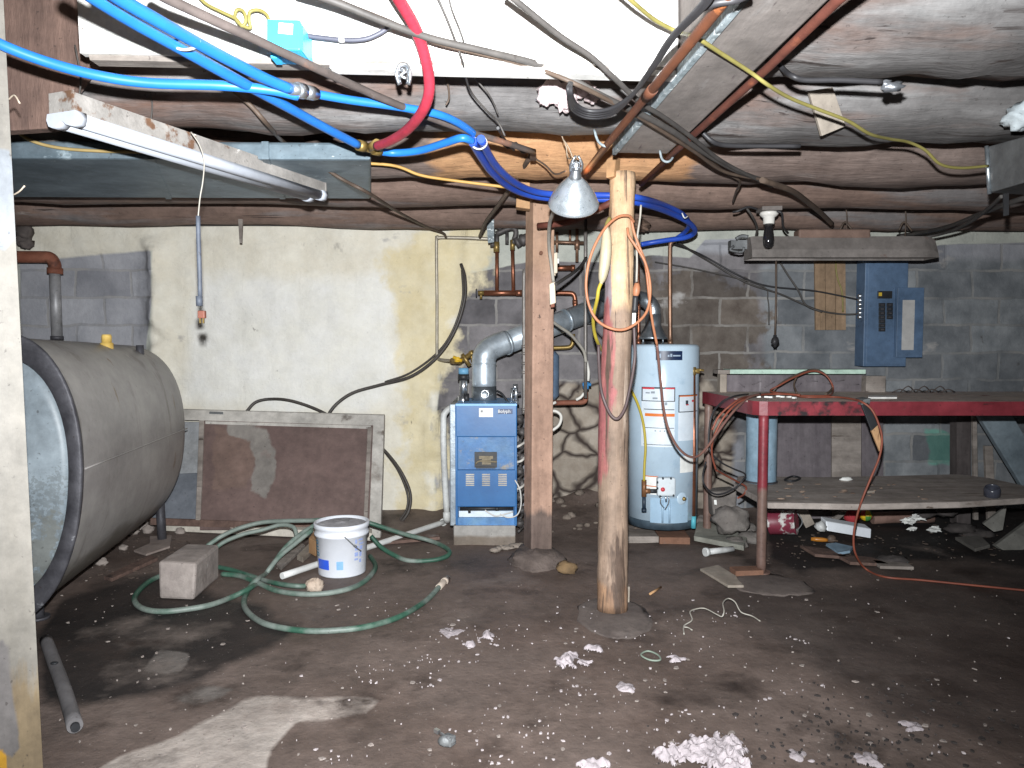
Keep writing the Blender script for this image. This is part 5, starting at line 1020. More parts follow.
text('digits', '180', .019, m_inkg, tg, Matrix.Translation(P(285.5, 28.6, 2.127)) @ Matrix.Rotation(math.radians(-4), 4, 'Y') @ Matrix.Rotation(math.radians(90), 4, 'X'), .0003)
cable('box_cable', 'dark cable leaving the blue box and rising to the thick grey cable', W([(302, 35), (320, 37.5), (345, 40), (365, 39), (380, 33), (391, 25)], 2.19), .007, mat('navy_cable', '#454652', '#54555f', rough=.5, bump=0))
b = MB(); b.tube([P(341.5, 36.5, 2.185), P(341.5, 42, 2.185)], .009, 8, 1); tag(b.build('cable_staple', m_white), 'white staple on the dark box cable', 'staple')

# ================================================================ CLAMP LAMP
lp = thing('clamp_lamp', 'shiny metal clamp lamp hanging from a wire hook before the posts', 'lamp', P(573, 205, 3.1))
YLm = 3.1; cm = P(573.5, 204, YLm + .03); ax = V((0, -math.sin(math.radians(42)), math.cos(math.radians(42))))
m_chrome = mat('spun_aluminium', '#c9d2d9', '#dae1e6', scale=30, rough=(.22, .36), metal=.7, bump=.06, bscale=60)
b = MB(); R0 = .102; b.lathe([(R0, -.003), (R0 + .003, .002), (.1, .010), (.090, .036), (.074, .064), (.055, .090), (.038, .108), (.028, .118), (.025, .120)], cm, ax, 44); b.build('reflector', m_chrome, lp, solid=.0015)
top = cm + ax * .116; b = MB(); b.lathe([(.024, -.01), (.025, .02), (.021, .024), (.021, .05), (.017, .054), (.016, .075), (.001, .078)], top, ax, 20); sk = b.build('socket', m_steel, lp)
b = MB(); u = V((1, 0, 0))
b.tube([top + ax * .03 + u * .02, top + ax * .06 + u * .024 - V((0, .01, 0)), top + ax * .10 + u * .006], .005, 8, 3); b.tube([top + ax * .03 - u * .02, top + ax * .06 - u * .022 - V((0, .01, 0)), top + ax * .10 - u * .004], .005, 8, 3)
b.tube([top + ax * .035 - V((0, .026, 0)) - u * .014, top + ax * .035 - V((0, .03, 0)) + u * .014], .008, 8, 1); b.build('clamp', m_steel, lp)
b = MB(); hk = P(563, 139, YLm - .05); b.tube([top + ax * .10, P(575, 163, YLm - .04), P(569, 148, YLm - .05), hk], .003, 6, 3); b.tube([top + ax * .09 + V((-.01, 0, 0)), P(568, 158, YLm - .04), P(566, 146, YLm - .05), hk, P(561, 131, YLm - .05), P(566, 126, YLm - .05), P(574, 125, YLm - .05), P(573, 131, YLm - .05), P(569, 136, YLm - .05)], .003, 6, 4); b.build('wire_hook', mat('hook_wire', '#8a7a68', '#a39280', rough=.5, metal=.5, bump=0), lp)
b = MB(); b.lathe([(.012, .09), (.018, .07), (.03, .045), (.031, .03), (.02, .012), (.001, .006)], cm, ax, 20); b.build('bulb', mat('frosted_bulb', '#e8e2d4', rough=.4, bump=0), lp)
wc = thing('lamp_cord', 'white lamp cord hanging from the lamp to a connector on the square post', 'cord', P(553, 300, 4.0))
b = MB(); b.tube([P(557, 205, 3.25), P(553, 213, 3.4), P(549.5, 225, 3.7), P(549, 245, 3.95), P(551, 262, 4.05), P(553.5, 282, 4.1)], .009, 10, 6); b.build('cord', m_whitec, wc)
b = MB(); b.slab([P(549, 284, 4.1), P(555, 281, 4.1), P(556, 303, 4.1), P(550, 305, 4.1)], (0, .03, 0)); lab(b.build('plug', mat('ivory_plug', '#d8c9b4', '#cdbda7', rough=.5, bump=0), wc, bev=.005), 'ivory plug body')
b = MB(); b.slab([P(550.5, 304, 4.11), P(554.5, 303, 4.11), P(554.5, 307, 4.11), P(551, 307.5, 4.11)], (0, .02, 0)); b.build('socket_face', m_rustpipe, wc)
ow = thing('power_outlet', 'ivory outlet block hanging behind the right side of the square post', 'outlet', P(554, 270, 4.6))
b = MB(); b.slab([P(550, 254, 4.6), P(557.5, 252, 4.6), P(557.5, 273, 4.6), P(551, 274, 4.6)], (0, .05, 0)); b.tube([P(554, 273, 4.62), P(554, 276, 4.62)], .012, 8, 1); b.build('body', mat('ivory_outlet', '#dccdb8', '#d2c2ab', rough=.5, bump=0), ow, bev=.006)
b = MB(); b.slab([P(557, 258, 4.61), P(559, 259, 4.61), P(559, 263, 4.61), P(557, 264, 4.61)], (0, .02, 0)); b.build('switch', m_paper, ow)
cable('grey_cable', 'grey cord rising from the square post connector to the dark vertical pipe', [P(555, 285, 4.1), P(564, 279, 4.2), P(573, 273, 4.4), P(581, 266, 4.7), P(586, 258, 4.85)], .010, m_greyc)
cable('white_cable', 'white cord curving from the square post in front of the slanting flue', [P(550, 320, 4.5), P(560, 327, 4.6), P(570, 334, 4.7), P(578, 343, 4.8), P(584, 352, 4.85), P(586, 362, 4.88)], .010, m_whitec)

# ================================================================ CORDS ON ROUND POST
YO = 3.40
m_peach = mat('faded_orange_cord', '#b07858', '#a46a4c', scale=6, rough=.5, bump=0)
oc = thing('extension_cord', 'faded orange extension cord looped over the round post and hanging to the heater', 'cord', P(630, 300, YO))
b = MB(); b.tube([P(634, 222, 3.50), P(629, 216, 3.46), P(618, 217, 3.44), P(606, 227, 3.43), P(596, 243, 3.42), P(589, 262, 3.42), P(586, 285, 3.42), P(589, 305, 3.42), P(597, 320, 3.41), P(610, 328, 3.39), P(624, 329.5, 3.39), P(638, 322, 3.4), P(647, 311, 3.42), P(650, 296, 3.44), P(649.5, 280, 3.45), P(645, 262, 3.46), P(637, 248, 3.46), P(629, 236, 3.46), P(627.5, 228, 3.47)], .0064, 10, 7)
b.tube([P(631, 218, 3.5), P(634, 232, 3.5), P(639, 246, 3.5), P(645, 262, 3.5), P(648, 285, 3.5), P(650, 305, 3.5), P(653, 325, 3.55), P(657, 345, 3.6)], .0064, 10, 6); b.build('cord', m_peach, oc)
b = MB(); b.tube([P(657, 345, 3.6), P(659, 365, 3.65), P(661, 385, 3.7), P(663, 405, 3.75), P(668, 428, 3.8), P(677, 446, 3.85), P(688, 456, 3.9), P(698, 456, 3.95), P(708, 446, 4.0), P(718, 432, 4.05), P(733, 412, 4.1), P(748, 398, 4.2), P(760, 394, 4.3)], .0068, 10, 7); lab(b.build('lower_cord', mat('dusty_brown_cord', '#7c5a50', '#6b4c46', rough=.5, bump=0), oc), 'dusty brown lower run of the cord')
tl = thing('trouble_light', 'ivory handled trouble light hanging at the left of the round post', 'lamp', P(604, 280, 3.44))
b = MB(); b.tube([P(606, 226, 3.45), P(606.5, 236, 3.44), P(606, 250, 3.43), P(604.5, 265, 3.43), P(602.5, 277, 3.43), P(601, 284, 3.43)], lambda t: .008 + .018 * math.sin(math.pi * min(1, t * 1.05)) ** .7, 14, 6); b.build('handle', mat('ivory_handle', '#b8af98', '#aea284', rough=.4, bump=0), tl)
b = MB(); b.tube([P(610, 218, 3.47), P(607, 224, 3.46), P(606, 230, 3.45)], .010, 10, 3); b.build('collar', m_yelc, tl)
yc = MB(); yc.tube([P(601, 283, 3.43), P(598.5, 290, 3.44), P(597, 300, 3.46), P(593.5, 316, 3.55), P(594, 330, 3.65), P(598, 343, 3.75), P(605, 354, 4.0), P(616, 368, 4.3), P(628, 385, 4.6), P(637, 402, 4.67), P(643, 422, 4.69), P(645.5, 445, 4.69), P(644.5, 465, 4.69), P(644, 481, 4.69)], .0085, 10, 7)
tag(yc.build('yellow_gas_hose', mat('yellow_hose', '#b8a640', '#ad9b38', rough=.45, bump=0)), 'yellow flexible hose from the trouble light behind the post to the heater gas tee', 'hose')
pl = thing('cord_plug', 'orange and black cord plug hanging at the right of the round post', 'plug', P(636, 305, 3.5))
b = MB(); b.tube([P(641, 205, 3.52), P(640, 218, 3.52), P(637, 240, 3.52), P(637, 265, 3.52), P(636.5, 282, 3.52)], .005, 8, 4); b.build('strand', m_whitec, pl)
b = MB(); b.tube([P(637, 283, 3.52), P(636.5, 290, 3.52), P(635.5, 297, 3.52)], lambda t: .01 + .008 * math.sin(math.pi * t), 10, 4); lab(b.build('orange_end', m_peach, pl), 'orange plug end')
b = MB(); b.tube([P(635.5, 296, 3.52), P(635, 304, 3.52), P(634.5, 312, 3.52)], .014, 10, 3); b.build('black_end', m_blackc, pl)
b = MB(); b.slab([P(632.5, 313, 3.51), P(636, 313, 3.51), P(635, 328, 3.51), P(632, 328, 3.51)], (0, .012, 0)); lab(b.build('white_tag', m_paper, pl), 'white cord tag')
b = MB(); b.tube([P(634, 326, 3.5), P(634.5, 340, 3.5), P(635, 355, 3.49), P(633, 372, 3.48), P(629.5, 390, 3.46), P(625, 408, 3.44), P(618, 418.5, 3.42), P(611, 415, 3.42), P(604, 400, 3.42), P(600.5, 385, 3.44), P(599, 365, 3.48), P(598.5, 345, 3.5)], .0075, 8, 7); b.build('cord_loop', mat('dark_brown_cord', '#4c3f40', '#5c4c4b', rough=.5, bump=0), pl)

# orange extension cord on the bench
zc = zB + .009
b = MB()
b.tube([P(716, 470, 4.2), P(712, 455, 4.15), P(713, 440, 4.1), P(722, 420, 4.08), P(735, 405, 4.12), PZ(748, 398, zc), PZ(760, 394.5, zc), PZ(785, 394, zc), PZ(805, 397, zc), PZ(835, 397, zc), PZ(852, 399, zc), P(862, 402, 4.03), P(872, 410, 4.0), P(879, 425, 3.99), P(882, 440, 3.99), P(879, 458, 4.0), P(870, 480, 4.02), P(862, 500, 4.03), P(856, 520, 4.05), P(853.5, 540, 4.06), P(856, 555, 4.08), G(866, 569, .01), G(885, 577, .01), G(920, 580, .01), G(970, 585, .01), G(1030, 591, .01), G(1080, 597, .01)], .0058, 10, 7)
b.tube([P(716, 470, 4.2), P(725, 475, 4.3), P(738, 482, 4.4), P(746, 487, 4.45), P(744, 494, 4.45), P(738, 498, 4.4)], .0058, 10, 6)
tag(b.build('orange_extension_cord', m_orange), 'orange extension cord lying on the bench and trailing across the floor to the right', 'cord')
b = MB()
b.tube([P(712, 430, 4.05), P(720, 415, 4.06), P(738, 400, 4.1), PZ(752, 396, zc + .006), PZ(775, 394, zc + .008), PZ(800, 395, zc + .008), P(771, 391.5, 4.6), P(780, 385, 4.62), P(795, 377, 4.65), P(812, 371, 4.7), P(824, 374, 4.7), P(831, 382, 4.68), P(833, 390, 4.66), PZ(828, 395.5, zc), PZ(800, 396, zc)], .0055, 8, 7)
tag(b.build('cord_coil', m_orange), 'orange cord coil standing up on the bench before the mint shelf', 'cord')
b = MB()
b.tube([PZ(772, 393, zc), P(780, 384, 4.66), P(796, 375, 4.7), P(815, 369.5, 4.72), P(828, 377, 4.7), P(832, 388, 4.68), PZ(826, 394, zc)], .006, 8, 7); b.tube([PZ(797, 393.5, zc), P(794, 384, 4.68), P(798, 374, 4.7)], .006, 8, 4)
tag(b.build('dark_cord_coil', m_brownc), 'dark cord coil standing inside the orange coil on the bench', 'cord')
b = MB()
b.tube([PZ(748, 394, zc), P(735, 396, 4.3), P(722, 402, 4.25), P(712, 415, 4.2), P(709, 432, 4.2), P(709, 446, 4.2), P(713, 455, 4.2), P(722, 463, 4.25), P(734, 469, 4.3), P(745, 474, 4.35), P(743, 480, 4.4), P(735, 488, 4.4), P(722, 494, 4.38), P(712, 493, 4.35), P(704, 484, 4.3), P(703, 474, 4.3), P(706, 462, 4.25)], .0052, 8, 7)
tag(b.build('dangling_cable', m_blackc), 'dark cord dangling in loops off the left end of the bench', 'cord')

cable('wall_conduit', 'thin grey conduit running along the top edge of the cream wall', [P(165, 225, 5.52), P(256, 224.5, 5.52), P(360, 225.5, 5.52), P(430, 224.5, 5.5), P(482, 225, 5.48)], .010, m_greyc)
b = MB(); b.slab([P(237, 205, 5.25), P(243, 205, 5.25), P(241.5, 243, 5.2), P(239.5, 243, 5.2)], (0, .02, 0)); tag(b.build('wood_stake', m_oldwood, bev=.002), 'short pointed wood stake hanging at the top of the cream wall', 'stake')
# ================================================================ LEANING FRAME
lf = thing('framed_panel', 'large framed brown panel leaning against the cream wall behind the bucket', 'framed panel', (-1.7, 5.1, 0))
def Q(px, py, off=0.): return P(px, py, 5.42 - (py - 410) / 135 * .55 - off)
m_fr = mat('weathered_frame', '#aaa59e', '#bfbab3', scale=5, rough=.8, bump=.2, spots=[('#6d645c', 6, .62, .70, (1, 1, 1)), ('#7f756c', 2.5, .58, .68, (1, 1, 1))])
m_brn = mat('brown_board', '#62504c', '#6f5c57', scale=3, rough=.7, bump=.08, layers=[('tan', ('#6c5850', '#756159'), 1.0, 4), ('patch', ('#78726d', '#857f79'), .9, 6)], spots=[('#7d6b66', 4, .62, .72, (1, 1, 1))])
b = MB(); nu, nv = 60, 40
k0 = b.add([Q(200 + 175 * i / nu, 418 + 112 * j / nv) for j in range(nv + 1) for i in range(nu + 1)])
for j in range(nv):
    for i in range(nu): a_ = k0 + j * (nu + 1) + i; b.face((a_, a_ + 1, a_ + nu + 2, a_ + nu + 1))
b.build('panel', m_brn, lf, solid=.008, attrs={'patch': pm([(240, 424), (268, 430), (276, 455), (274, 480), (266, 498), (252, 490), (256, 460), (248, 440), (230, 434), (226, 424)], 9), 'tan': pm([(214, 424), (252, 432), (256, 465), (248, 490), (214, 490)], 14)})
def bar(name, pts, d, m, label=None, off=.012):
    b = MB(); b.slab([Q(x, y, off) for x, y in pts], (0, d, 0)); o = b.build(name, m, lf, bev=.004)
    if label: lab(o, label)
bar('top_rail', [(150, 408.5), (384, 415), (384, 424), (372, 425.5), (150, 419)], .05, m_fr)
bar('side_rail', [(373, 424), (384, 424), (380, 548), (368, 548)], .05, m_fr)
bar('bottom_rail', [(150, 518), (372, 526), (372, 533), (150, 525)], .04, m_redbrown, 'dark brown bottom rail')
bar('inner_bead', [(205, 421), (371, 425.5), (371, 429), (205, 424)], .02, m_brn if False else m_fr, None, .006)
bar('side_bead', [(367.5, 427), (372, 427), (367, 528), (363, 528)], .02, m_oldwood, None, .008)
bar('stile', [(199, 419), (204, 420), (200, 526), (195, 526)], .035, m_oldwood, 'grey stile', .01)
bar('upper_pane', [(150, 421), (199, 422), (197, 473), (150, 475)], .012, mat('pale_grey_sheet', '#8d8f92', '#9b9c9d', scale=4, rough=.5, bump=.05), 'pale grey upper sheet', 0)
bar('lower_pane', [(150, 475), (197, 473), (195, 524), (150, 520)], .012, mat('slate_sheet', '#62666d', '#6e7279', scale=4, rough=.5, bump=.05), 'slate grey lower sheet', 0)
bar('hinge', [(209, 411.5), (223, 412), (223, 414.5), (209, 414)], .01, m_dark, None, .016)

# boards at its foot
b = MB(); b.slab([G(165, 526, .01), G(372, 536, .01), G(372, 541, .01), G(165, 531, .01)], (0, 0, .05)); tag(b.build('white_plank', mat('whitish_plank', '#b9b2a6', '#c9c2b6', scale=4, rough=.8, bump=.15), bev=.004), 'whitish plank on the floor along the foot of the leaning frame', 'plank')
b = MB(); b.slab([G(297, 560, .005), G(303, 563, .005), G(326, 540, .005), G(320, 537, .005)], (0, 0, .03)); tag(b.build('wood_scrap', m_shim, bev=.003), 'short pale wood scrap left of the bucket', 'wood scrap')
b = MB(); b.slab([G(309, 553, .03), G(316, 557, .03), G(322, 548, .03), G(315, 544, .03)], (0, 0, .09)); tag(b.build('wood_scrap', m_pine, bev=.003), 'tan wood block end beside the bucket and green hose', 'wood scrap')
b = MB(); b.slab([G(276, 566, .005), G(281, 571, .005), G(305, 548, .005), G(300, 544, .005)], (0, 0, .02)); tag(b.build('wood_scrap', m_oldwood, bev=.003), 'grey lath between the hose strands and the bucket', 'wood scrap')
b = MB(); b.slab([G(104, 580, .004), G(112, 582, .004), G(158, 561, .004), G(150, 558, .004)], (0, 0, .02)); tag(b.build('wood_scrap', m_redbrown, bev=.003), 'dark lath on the floor between the tank and the concrete block', 'wood scrap')
b = MB(); b.slab([G(384, 545, .005), G(440, 540, .005), G(440, 536, .005), G(384, 541, .005)], (0, 0, .02)); tag(b.build('wood_scrap', m_redbrown, bev=.003), 'dark lath at the foot of the cream wall beside the pvc pipe', 'wood scrap')
b = MB(); b.slab([G(134, 552, .006), G(150, 545, .006), G(150, 538, .006), G(172, 537, .006), G(170, 548, .006), G(146, 556, .006)], (0, 0, .012)); tag(b.build('cardboard', mat('pinkish_sheet', '#8a7c76', '#978a83', rough=.85, bump=.1)), 'torn pinkish grey sheet under the far end of the oil tank', 'sheet')
b = MB()
for k, (px, py, r) in enumerate(((132, 535, .05), (140, 529, .06), (148, 533, .04), (180, 534, .035), (124, 550, .03), (102, 565, .035))):
    bb = MB(); g = G(px, py); bb.blob(g + V((0, 0, r * .5)), (r, r * .8, r * .65), k + 3, 12, .5, flatb=-r * .5)
    tag(bb.build('rubble_chunk', mat('rubble_%d' % k, '#8d827b', '#a39891', scale=8, rough=.9, bump=.3)), ['grey rubble chunk just before the tank leg', 'largest pale rubble chunk under the tank far end', 'small rubble chunk beside the dark tank leg', 'round rubble chunk at the end of the whitish plank', 'dark side rubble chunk under the tank middle', 'small rubble chunk nearest the near tank rim'][k], 'rubble')
# concrete block
cb = MB(); f0, f1, f2 = G(159, 599), G(194, 600.5), G(219, 578)
hgt = .185; base = [f0, f1, f2, f0 + (f2 - f1)]; tp = [(157.5, 566), (197, 566.5), (220, 544.5), (181, 543)]
h8 = base + [V((base[0].x - .01, base[0].y + .02, hgt)), V((base[1].x + .01, base[1].y + .01, hgt)), V((base[2].x + .005, base[2].y, hgt)), V((base[3].x, base[3].y, hgt))]
cb.hexa(h8); tag(cb.build('concrete_block', mat('block_concrete', '#8a807b', '#9c928c', scale=4, rough=.9, bump=.3, bscale=18, spots=[('#6f6560', 5, .60, .70, (1, 1, 1)), ('#c4beb8', 9, .68, .74, (1, 1, 1))]), bev=.014), 'grey concrete block on the floor inside the green hose loops', 'block')
# bucket
bcx, bcy = P(342, 550, 4.14).x, 4.14; zb0, zb1 = .0, .288
bk = thing('bucket', 'white plastic bucket with blue squares standing among the green hose', 'bucket', (bcx, bcy, 0))
m_buck = mat('white_bucket', '#d6d8de', '#cccfd6', scale=3, grime=.2, rough=.4, bump=.02, spots=[('#9f9a95', 5, .66, .73, (1, 1, 1))])
rb, rt = .128, .143
b = MB(); b.lathe([(.001, .012), (rb - .006, .01), (rb, 0), (rb + .002, .008), (rt - .002, zb1 - .07), (rt + .006, zb1 - .068), (rt + .007, zb1 - .055), (rt + .001, zb1 - .052), (rt + .002, zb1 - .03), (rt + .009, zb1 - .026), (rt + .01, zb1 - .004), (rt + .006, zb1), (rt - .004, zb1), (rt - .006, zb1 - .04)], (bcx, bcy, 0), n=56); b.build('body', m_buck, bk)
b = MB(); b.lathe([(rt - .003, zb1 - .016), (.1, zb1 - .004), (.05, zb1 - .012), (.001, zb1 - .002)], (bcx, bcy, 0), n=40); lab(b.build('contents', mat('grey_fill', '#a19ea2', '#b0adb0', scale=10, rough=.95, bump=.4), bk), 'grey dusty fill')
def bdec(name, rects, m, label=None):
    b = MB()
    for x0, y0, x1, y1 in rects:
        o = []; n = 6
        for i in range(n + 1):
            a_ = math.asin(clamp((x0 + (x1 - x0) * i / n - 342) / 24.6, -.99, .99)); o.append(a_)
        def rz(z): return rb + (rt - rb) * z / (zb1 - .07) + .0035
        z0, z1 = zat(y1, bcy - .13), zat(y0, bcy - .13)
        k = b.add([V((bcx + rz(z) * math.sin(a_), bcy - rz(z) * math.cos(a_), z)) for z in (z0, z1) for a_ in o])
        for i in range(n): b.face((k + i, k + i + 1, k + n + 2 + i, k + n + 1 + i), True)
    o = b.build(name, m, bk)
    if label: lab(o, label)
bdec('blue_square', [(322.2, 560.5, 334.4, 570.5)], mat('strong_blue', '#2f55c8', '#345bd0', rough=.4, bump=0), 'strong blue square')
bdec('pale_square', [(342, 561.5, 348.5, 570)], mat('pale_blue', '#7ba6dc', '#84aee2', rough=.4, bump=0), 'pale blue square')
mt = mat('teal_print', '#3f6f86', '#4f7f96', rough=.5, bump=0); mt2 = mat('blue_print', '#8796c4', '#95a4ce', rough=.5, bump=0)
bdec('side_lettering', [(320.6, 542, 323.8, 543), (320.6, 545, 323.8, 546), (323, 542, 323.8, 546), (320.6, 548, 323.8, 549), (320.6, 551, 323.8, 552), (320.6, 548, 321.4, 552), (320.8, 554, 324, 555), (320.8, 557, 324, 558), (320.8, 554, 321.6, 558), (323.2, 554, 324, 558)], mt)
bdec('faded_lettering', [(358.5, 541, 360, 545), (361, 541, 364, 542.4), (361.5, 545, 364.5, 546.4), (358.5, 548, 361, 552), (362, 548, 364, 552), (358.3, 554, 361, 558), (362, 554, 363.6, 559), (358.2, 560, 361, 562), (362, 561.5, 363.5, 565)], mt2)
b = MB(); b.tube([P(344.5, 537, bcy - .152), P(349, 541, bcy - .155), P(355, 546.5, bcy - .15), P(361, 551, bcy - .13)], .003, 6, 4); b.tube([P(354, 545.5, bcy - .152), P(356.5, 547, bcy - .15)], .006, 8, 1); b.build('handle', m_dark, bk)
# garden hose
m_hose = mat('green_hose', '#2d5142', '#3d6251', scale=3.5, rough=.5, bump=.05, spots=[('#7a847d', 2.6, .44, .56, (1, 1, 1)), ('#1f6a4b', 4, .64, .70, (1, 1, 1))])
gh = thing('garden_hose', 'green garden hose lying in loose loops around the bucket and block', 'hose', G(290, 600))
H = .013
b = MB()
def GG(x, y, z=H): return G(x, y, z)
b.tube([GG(440, 586), GG(430, 597), GG(420, 605), GG(405, 614), GG(388, 621), GG(362, 627.5), GG(335, 630.5), GG(310, 631), GG(285, 628.5), GG(262, 622.5), GG(247, 611), GG(244, 600), GG(250, 587), GG(258, 579, .03), P(268, 572, 4.15), P(276, 560, 4.2), P(285, 548, 4.25), P(297, 537, 4.32), P(310, 528, 4.4), P(325, 520.5, 4.47), P(343, 517.5, 4.5), P(360, 520, 4.5), P(376, 525, 4.5), P(404, 534, 4.55), P(428, 540, 4.6), P(443, 546, 4.5), P(449.5, 552, 4.4), P(445, 557, 4.36), P(430, 560.5, 4.33), P(408, 560.5, 4.33), P(392, 554, 4.4), P(380, 546, 4.45), P(371, 536, 4.47)], .0135, 10, 7)
b.tube([P(207, 546, 4.45), P(222, 536, 4.5), P(240, 528, 4.52), P(262, 522.5, 4.55), P(285, 521, 4.55), P(310, 520.5, 4.55), P(330, 519, 4.55)], .0135, 10, 7)
b.tube([P(214, 549, 4.4), P(226, 541, 4.42), P(244, 534, 4.44), P(262, 530, 4.46), P(280, 525, 4.48), P(293, 527, 4.45), P(297, 536, 4.4)], .0125, 10, 7)
b.tube([GG(170, 572), GG(150, 581), GG(137, 593), GG(135, 602), GG(144, 609), GG(162, 611.5), GG(185, 609.5), GG(210, 605), GG(232, 597), GG(250, 588, .03), P(262, 579, 4.08), P(270, 568, 4.13), P(280, 556, 4.2), P(296, 543, 4.28), P(312, 530, 4.36)], .0135, 10, 7)
b.tube([GG(218, 567), GG(232, 570), GG(248, 575), GG(262, 579.5), GG(275, 583, .03), GG(296, 586, .03), GG(316, 585.5)], .0125, 10, 7)
b.tube([GG(222, 574), GG(240, 576), GG(258, 583), GG(276, 590.5), GG(300, 594), GG(325, 593.5), GG(350, 588.5), GG(365, 581), GG(374, 571), GG(375, 564), GG(370, 556)], .0135, 10, 7)
b.build('tubing', m_hose, gh)
b = MB(); b.tube([GG(438.5, 587.5), GG(447.5, 578.5)], .017, 12, 1); b.tube([GG(444, 582), GG(446, 580)], .02, 12, 1); b.build('coupling', mat('hose_fitting', '#b5a79a', '#c6b9ac', rough=.5, metal=.2), gh)
b = MB()
for k in range(6): b.blob(G(313 + 3 * (k % 3), 588.5 + 2 * (k // 3)) + V((0, -.02, .03)), .03, k, 10, .5)
tag(b.build('foam_clump', mat('tan_foam', '#b9a594', '#cbb9a8', scale=20, rough=.95, bump=.4, bscale=50)), 'tan crumbly foam clump resting against the green hose', 'clump')

# pale pipe on the floor left
fp = thing('floor_pipe', 'pale grey pipe offcut on the dark floor beside the white post', 'pipe', G(65, 690))
b = MB(); b.tube([G(46, 640, .03), G(54, 662, .03), G(65, 692, .03), G(75, 726, .03)], .024, 18, 5); b.build('tube', mat('pale_pipe', '#5f5c5d', '#6e6b6c', scale=6, rough=.7, bump=.1, spots=[('#5f5b5b', 6, .62, .7, (1, 1, 1))]), fp)
b = MB(); b.tube([G(74.8, 725.5, .03), G(75.4, 728, .03)], .014, 14, 1); b.build('bore', m_black, fp)
b = MB(); b.blob(G(54.5, 663, .058), (.014, .012, .005), 1, 10, .2); b.build('hole', m_black, fp)
# grey connector in front
cg = thing('metal_connector', 'small grey metal connector lying on the bare floor at the bottom centre', 'connector', G(445, 740))
b = MB(); b.blob(G(447, 740, .018), (.03, .022, .018), 2, 14, .25); b.box(G(449, 740, .018), (.035, .03, .03), -.6); b.build('body', m_dark, cg, bev=.004)
b = MB(); b.box(G(437, 731, .012), (.02, .012, .012), -.8); b.tube([G(440, 733, .022), G(445, 736, .03), G(448, 738, .033)], .005, 6, 3); b.build('lug', m_steel, cg)
# wire on floor
b = MB(); b.tube([G(684, 634, .012), G(684, 626, .012), G(692, 620, .02), G(690, 612, .03), G(696, 609, .03), G(705, 608.5, .03), G(716, 614, .03), G(722, 616.5, .03), G(724, 611, .05), G(723, 603, .06), G(728, 598.5, .06), G(735, 602, .05), G(741, 612, .02), G(752, 616, .012), G(760, 621, .012)], .003, 8, 6); b.tube([G(684, 627, .012), G(688, 627.5, .012), G(692, 630, .012)], .003, 6, 3)
tag(b.build('floor_wire', m_whitec), 'thin pale wire squiggle on the floor right of the round post', 'wire')
b = MB(); b.tube([G(641, 655, .01), G(648, 651, .01), G(658, 655, .01), G(660, 660, .01), G(650, 660, .01)], .004, 6, 5, closed=True); tag(b.build('wire_ring', mat('pale_green_wire', '#7d887c', rough=.6, bump=0)), 'small pale wire ring on the floor below the round post pad', 'wire')
b = MB(); b.slab([G(700, 571, .004), G(718, 567, .004), G(736, 578, .004), G(738, 582, .004), G(744, 588, .004), G(728, 588, .004)], (0, 0, .014)); tag(b.build('wood_scrap', m_shim, bev=.003), 'flat pale wood scrap on the floor between the heater and the bench leg', 'wood scrap')
b = MB(); b.tube([G(650, 594, .008), G(661, 587, .008)], .006, 6, 1); tag(b.build('wood_scrap', m_pine), 'thin yellowish splinter right of the round post base', 'wood scrap')
b = MB(); b.slab([P(627, 587, 3.62), P(630, 587, 3.62), P(629, 612, 3.62), P(626.5, 612, 3.62)], (0, .02, 0)); tag(b.build('wood_scrap', m_shim, bev=.001), 'split pale lath standing against the round post base', 'wood scrap')
b = MB(); c = G(770, 585); b.blob((c.x, c.y, 0), (.2, .2, .012), 5, 24, .25, 2, flatb=-.005); tag(b.build('concrete_pad', m_slab), 'dusty concrete pad in front of the red bench leg', 'pad')
b = MB(); c = G(762, 577); b.box((c.x - .07, c.y + .05, .018), (.16, .09, .03), .1); tag(b.build('wood_pad', m_brick, bev=.004), 'reddish flat pad beside the foot of the bench leg', 'pad')
b = MB(); b.blob(G(567, 568, .03), (.06, .04, .035), 9, 12, .4, flatb=-.03); tag(b.build('rubble_chunk', mat('ochre_stone', '#7f6748', '#6f5a42', rough=.9, bump=.3)), 'ochre stone beside the square post footing', 'rubble')
# rubble near heater / bench
m_rub = mat('grey_rubble', '#645e5a', '#7f7974', scale=7, rough=.95, bump=.5, spots=[('#a9a39e', 9, .64, .72, (1, 1, 1))])
b = MB(); b.slab([P(711, 492, 4.8), P(737, 490, 4.8), P(736, 520, 4.75), P(714, 518, 4.75)], (0, .14, 0)); tag(b.build('rubble_chunk', m_rub, bev=.012), 'upright broken grey block under the left end of the bench', 'rubble')
b = MB(); b.blob(P(731, 520, 4.72), (.12, .1, .085), 4, 18, .35); tag(b.build('rubble_chunk', m_rub), 'rounded concrete lump leaning on the broken grey block', 'rubble')
b = MB(); b.slab([P(714, 500, 4.78), P(716.5, 500, 4.78), P(717.5, 511, 4.77), P(715, 511, 4.77)], (0, .01, 0)); tag(b.build('white_chip', m_paper), 'small bright strip stuck on the broken grey block', 'chip')
b = MB(); b.slab([G(694, 541, .015), G(744, 551, .015), G(748, 541, .015), P(712, 527, 5.0), P(698, 526, 5.0)], (0, .01, .03)); tag(b.build('broken_board', mat('greenish_board', '#7b7a71', '#8d8c83', scale=4, rough=.9, bump=.2, stretch=(.5, 3, 3)), bev=.004), 'greenish grey broken board slanting beside the water heater', 'board')
b = MB(); b.tube([G(706, 552, .03), G(733, 549, .03)], .018, 12, 1); b.tube([G(704.8, 552.2, .03), G(708, 551.8, .03)], .026, 12, 1); tag(b.build('grey_pipe', m_pvc), 'short pale pipe with collar on the floor before the broken board', 'pipe')
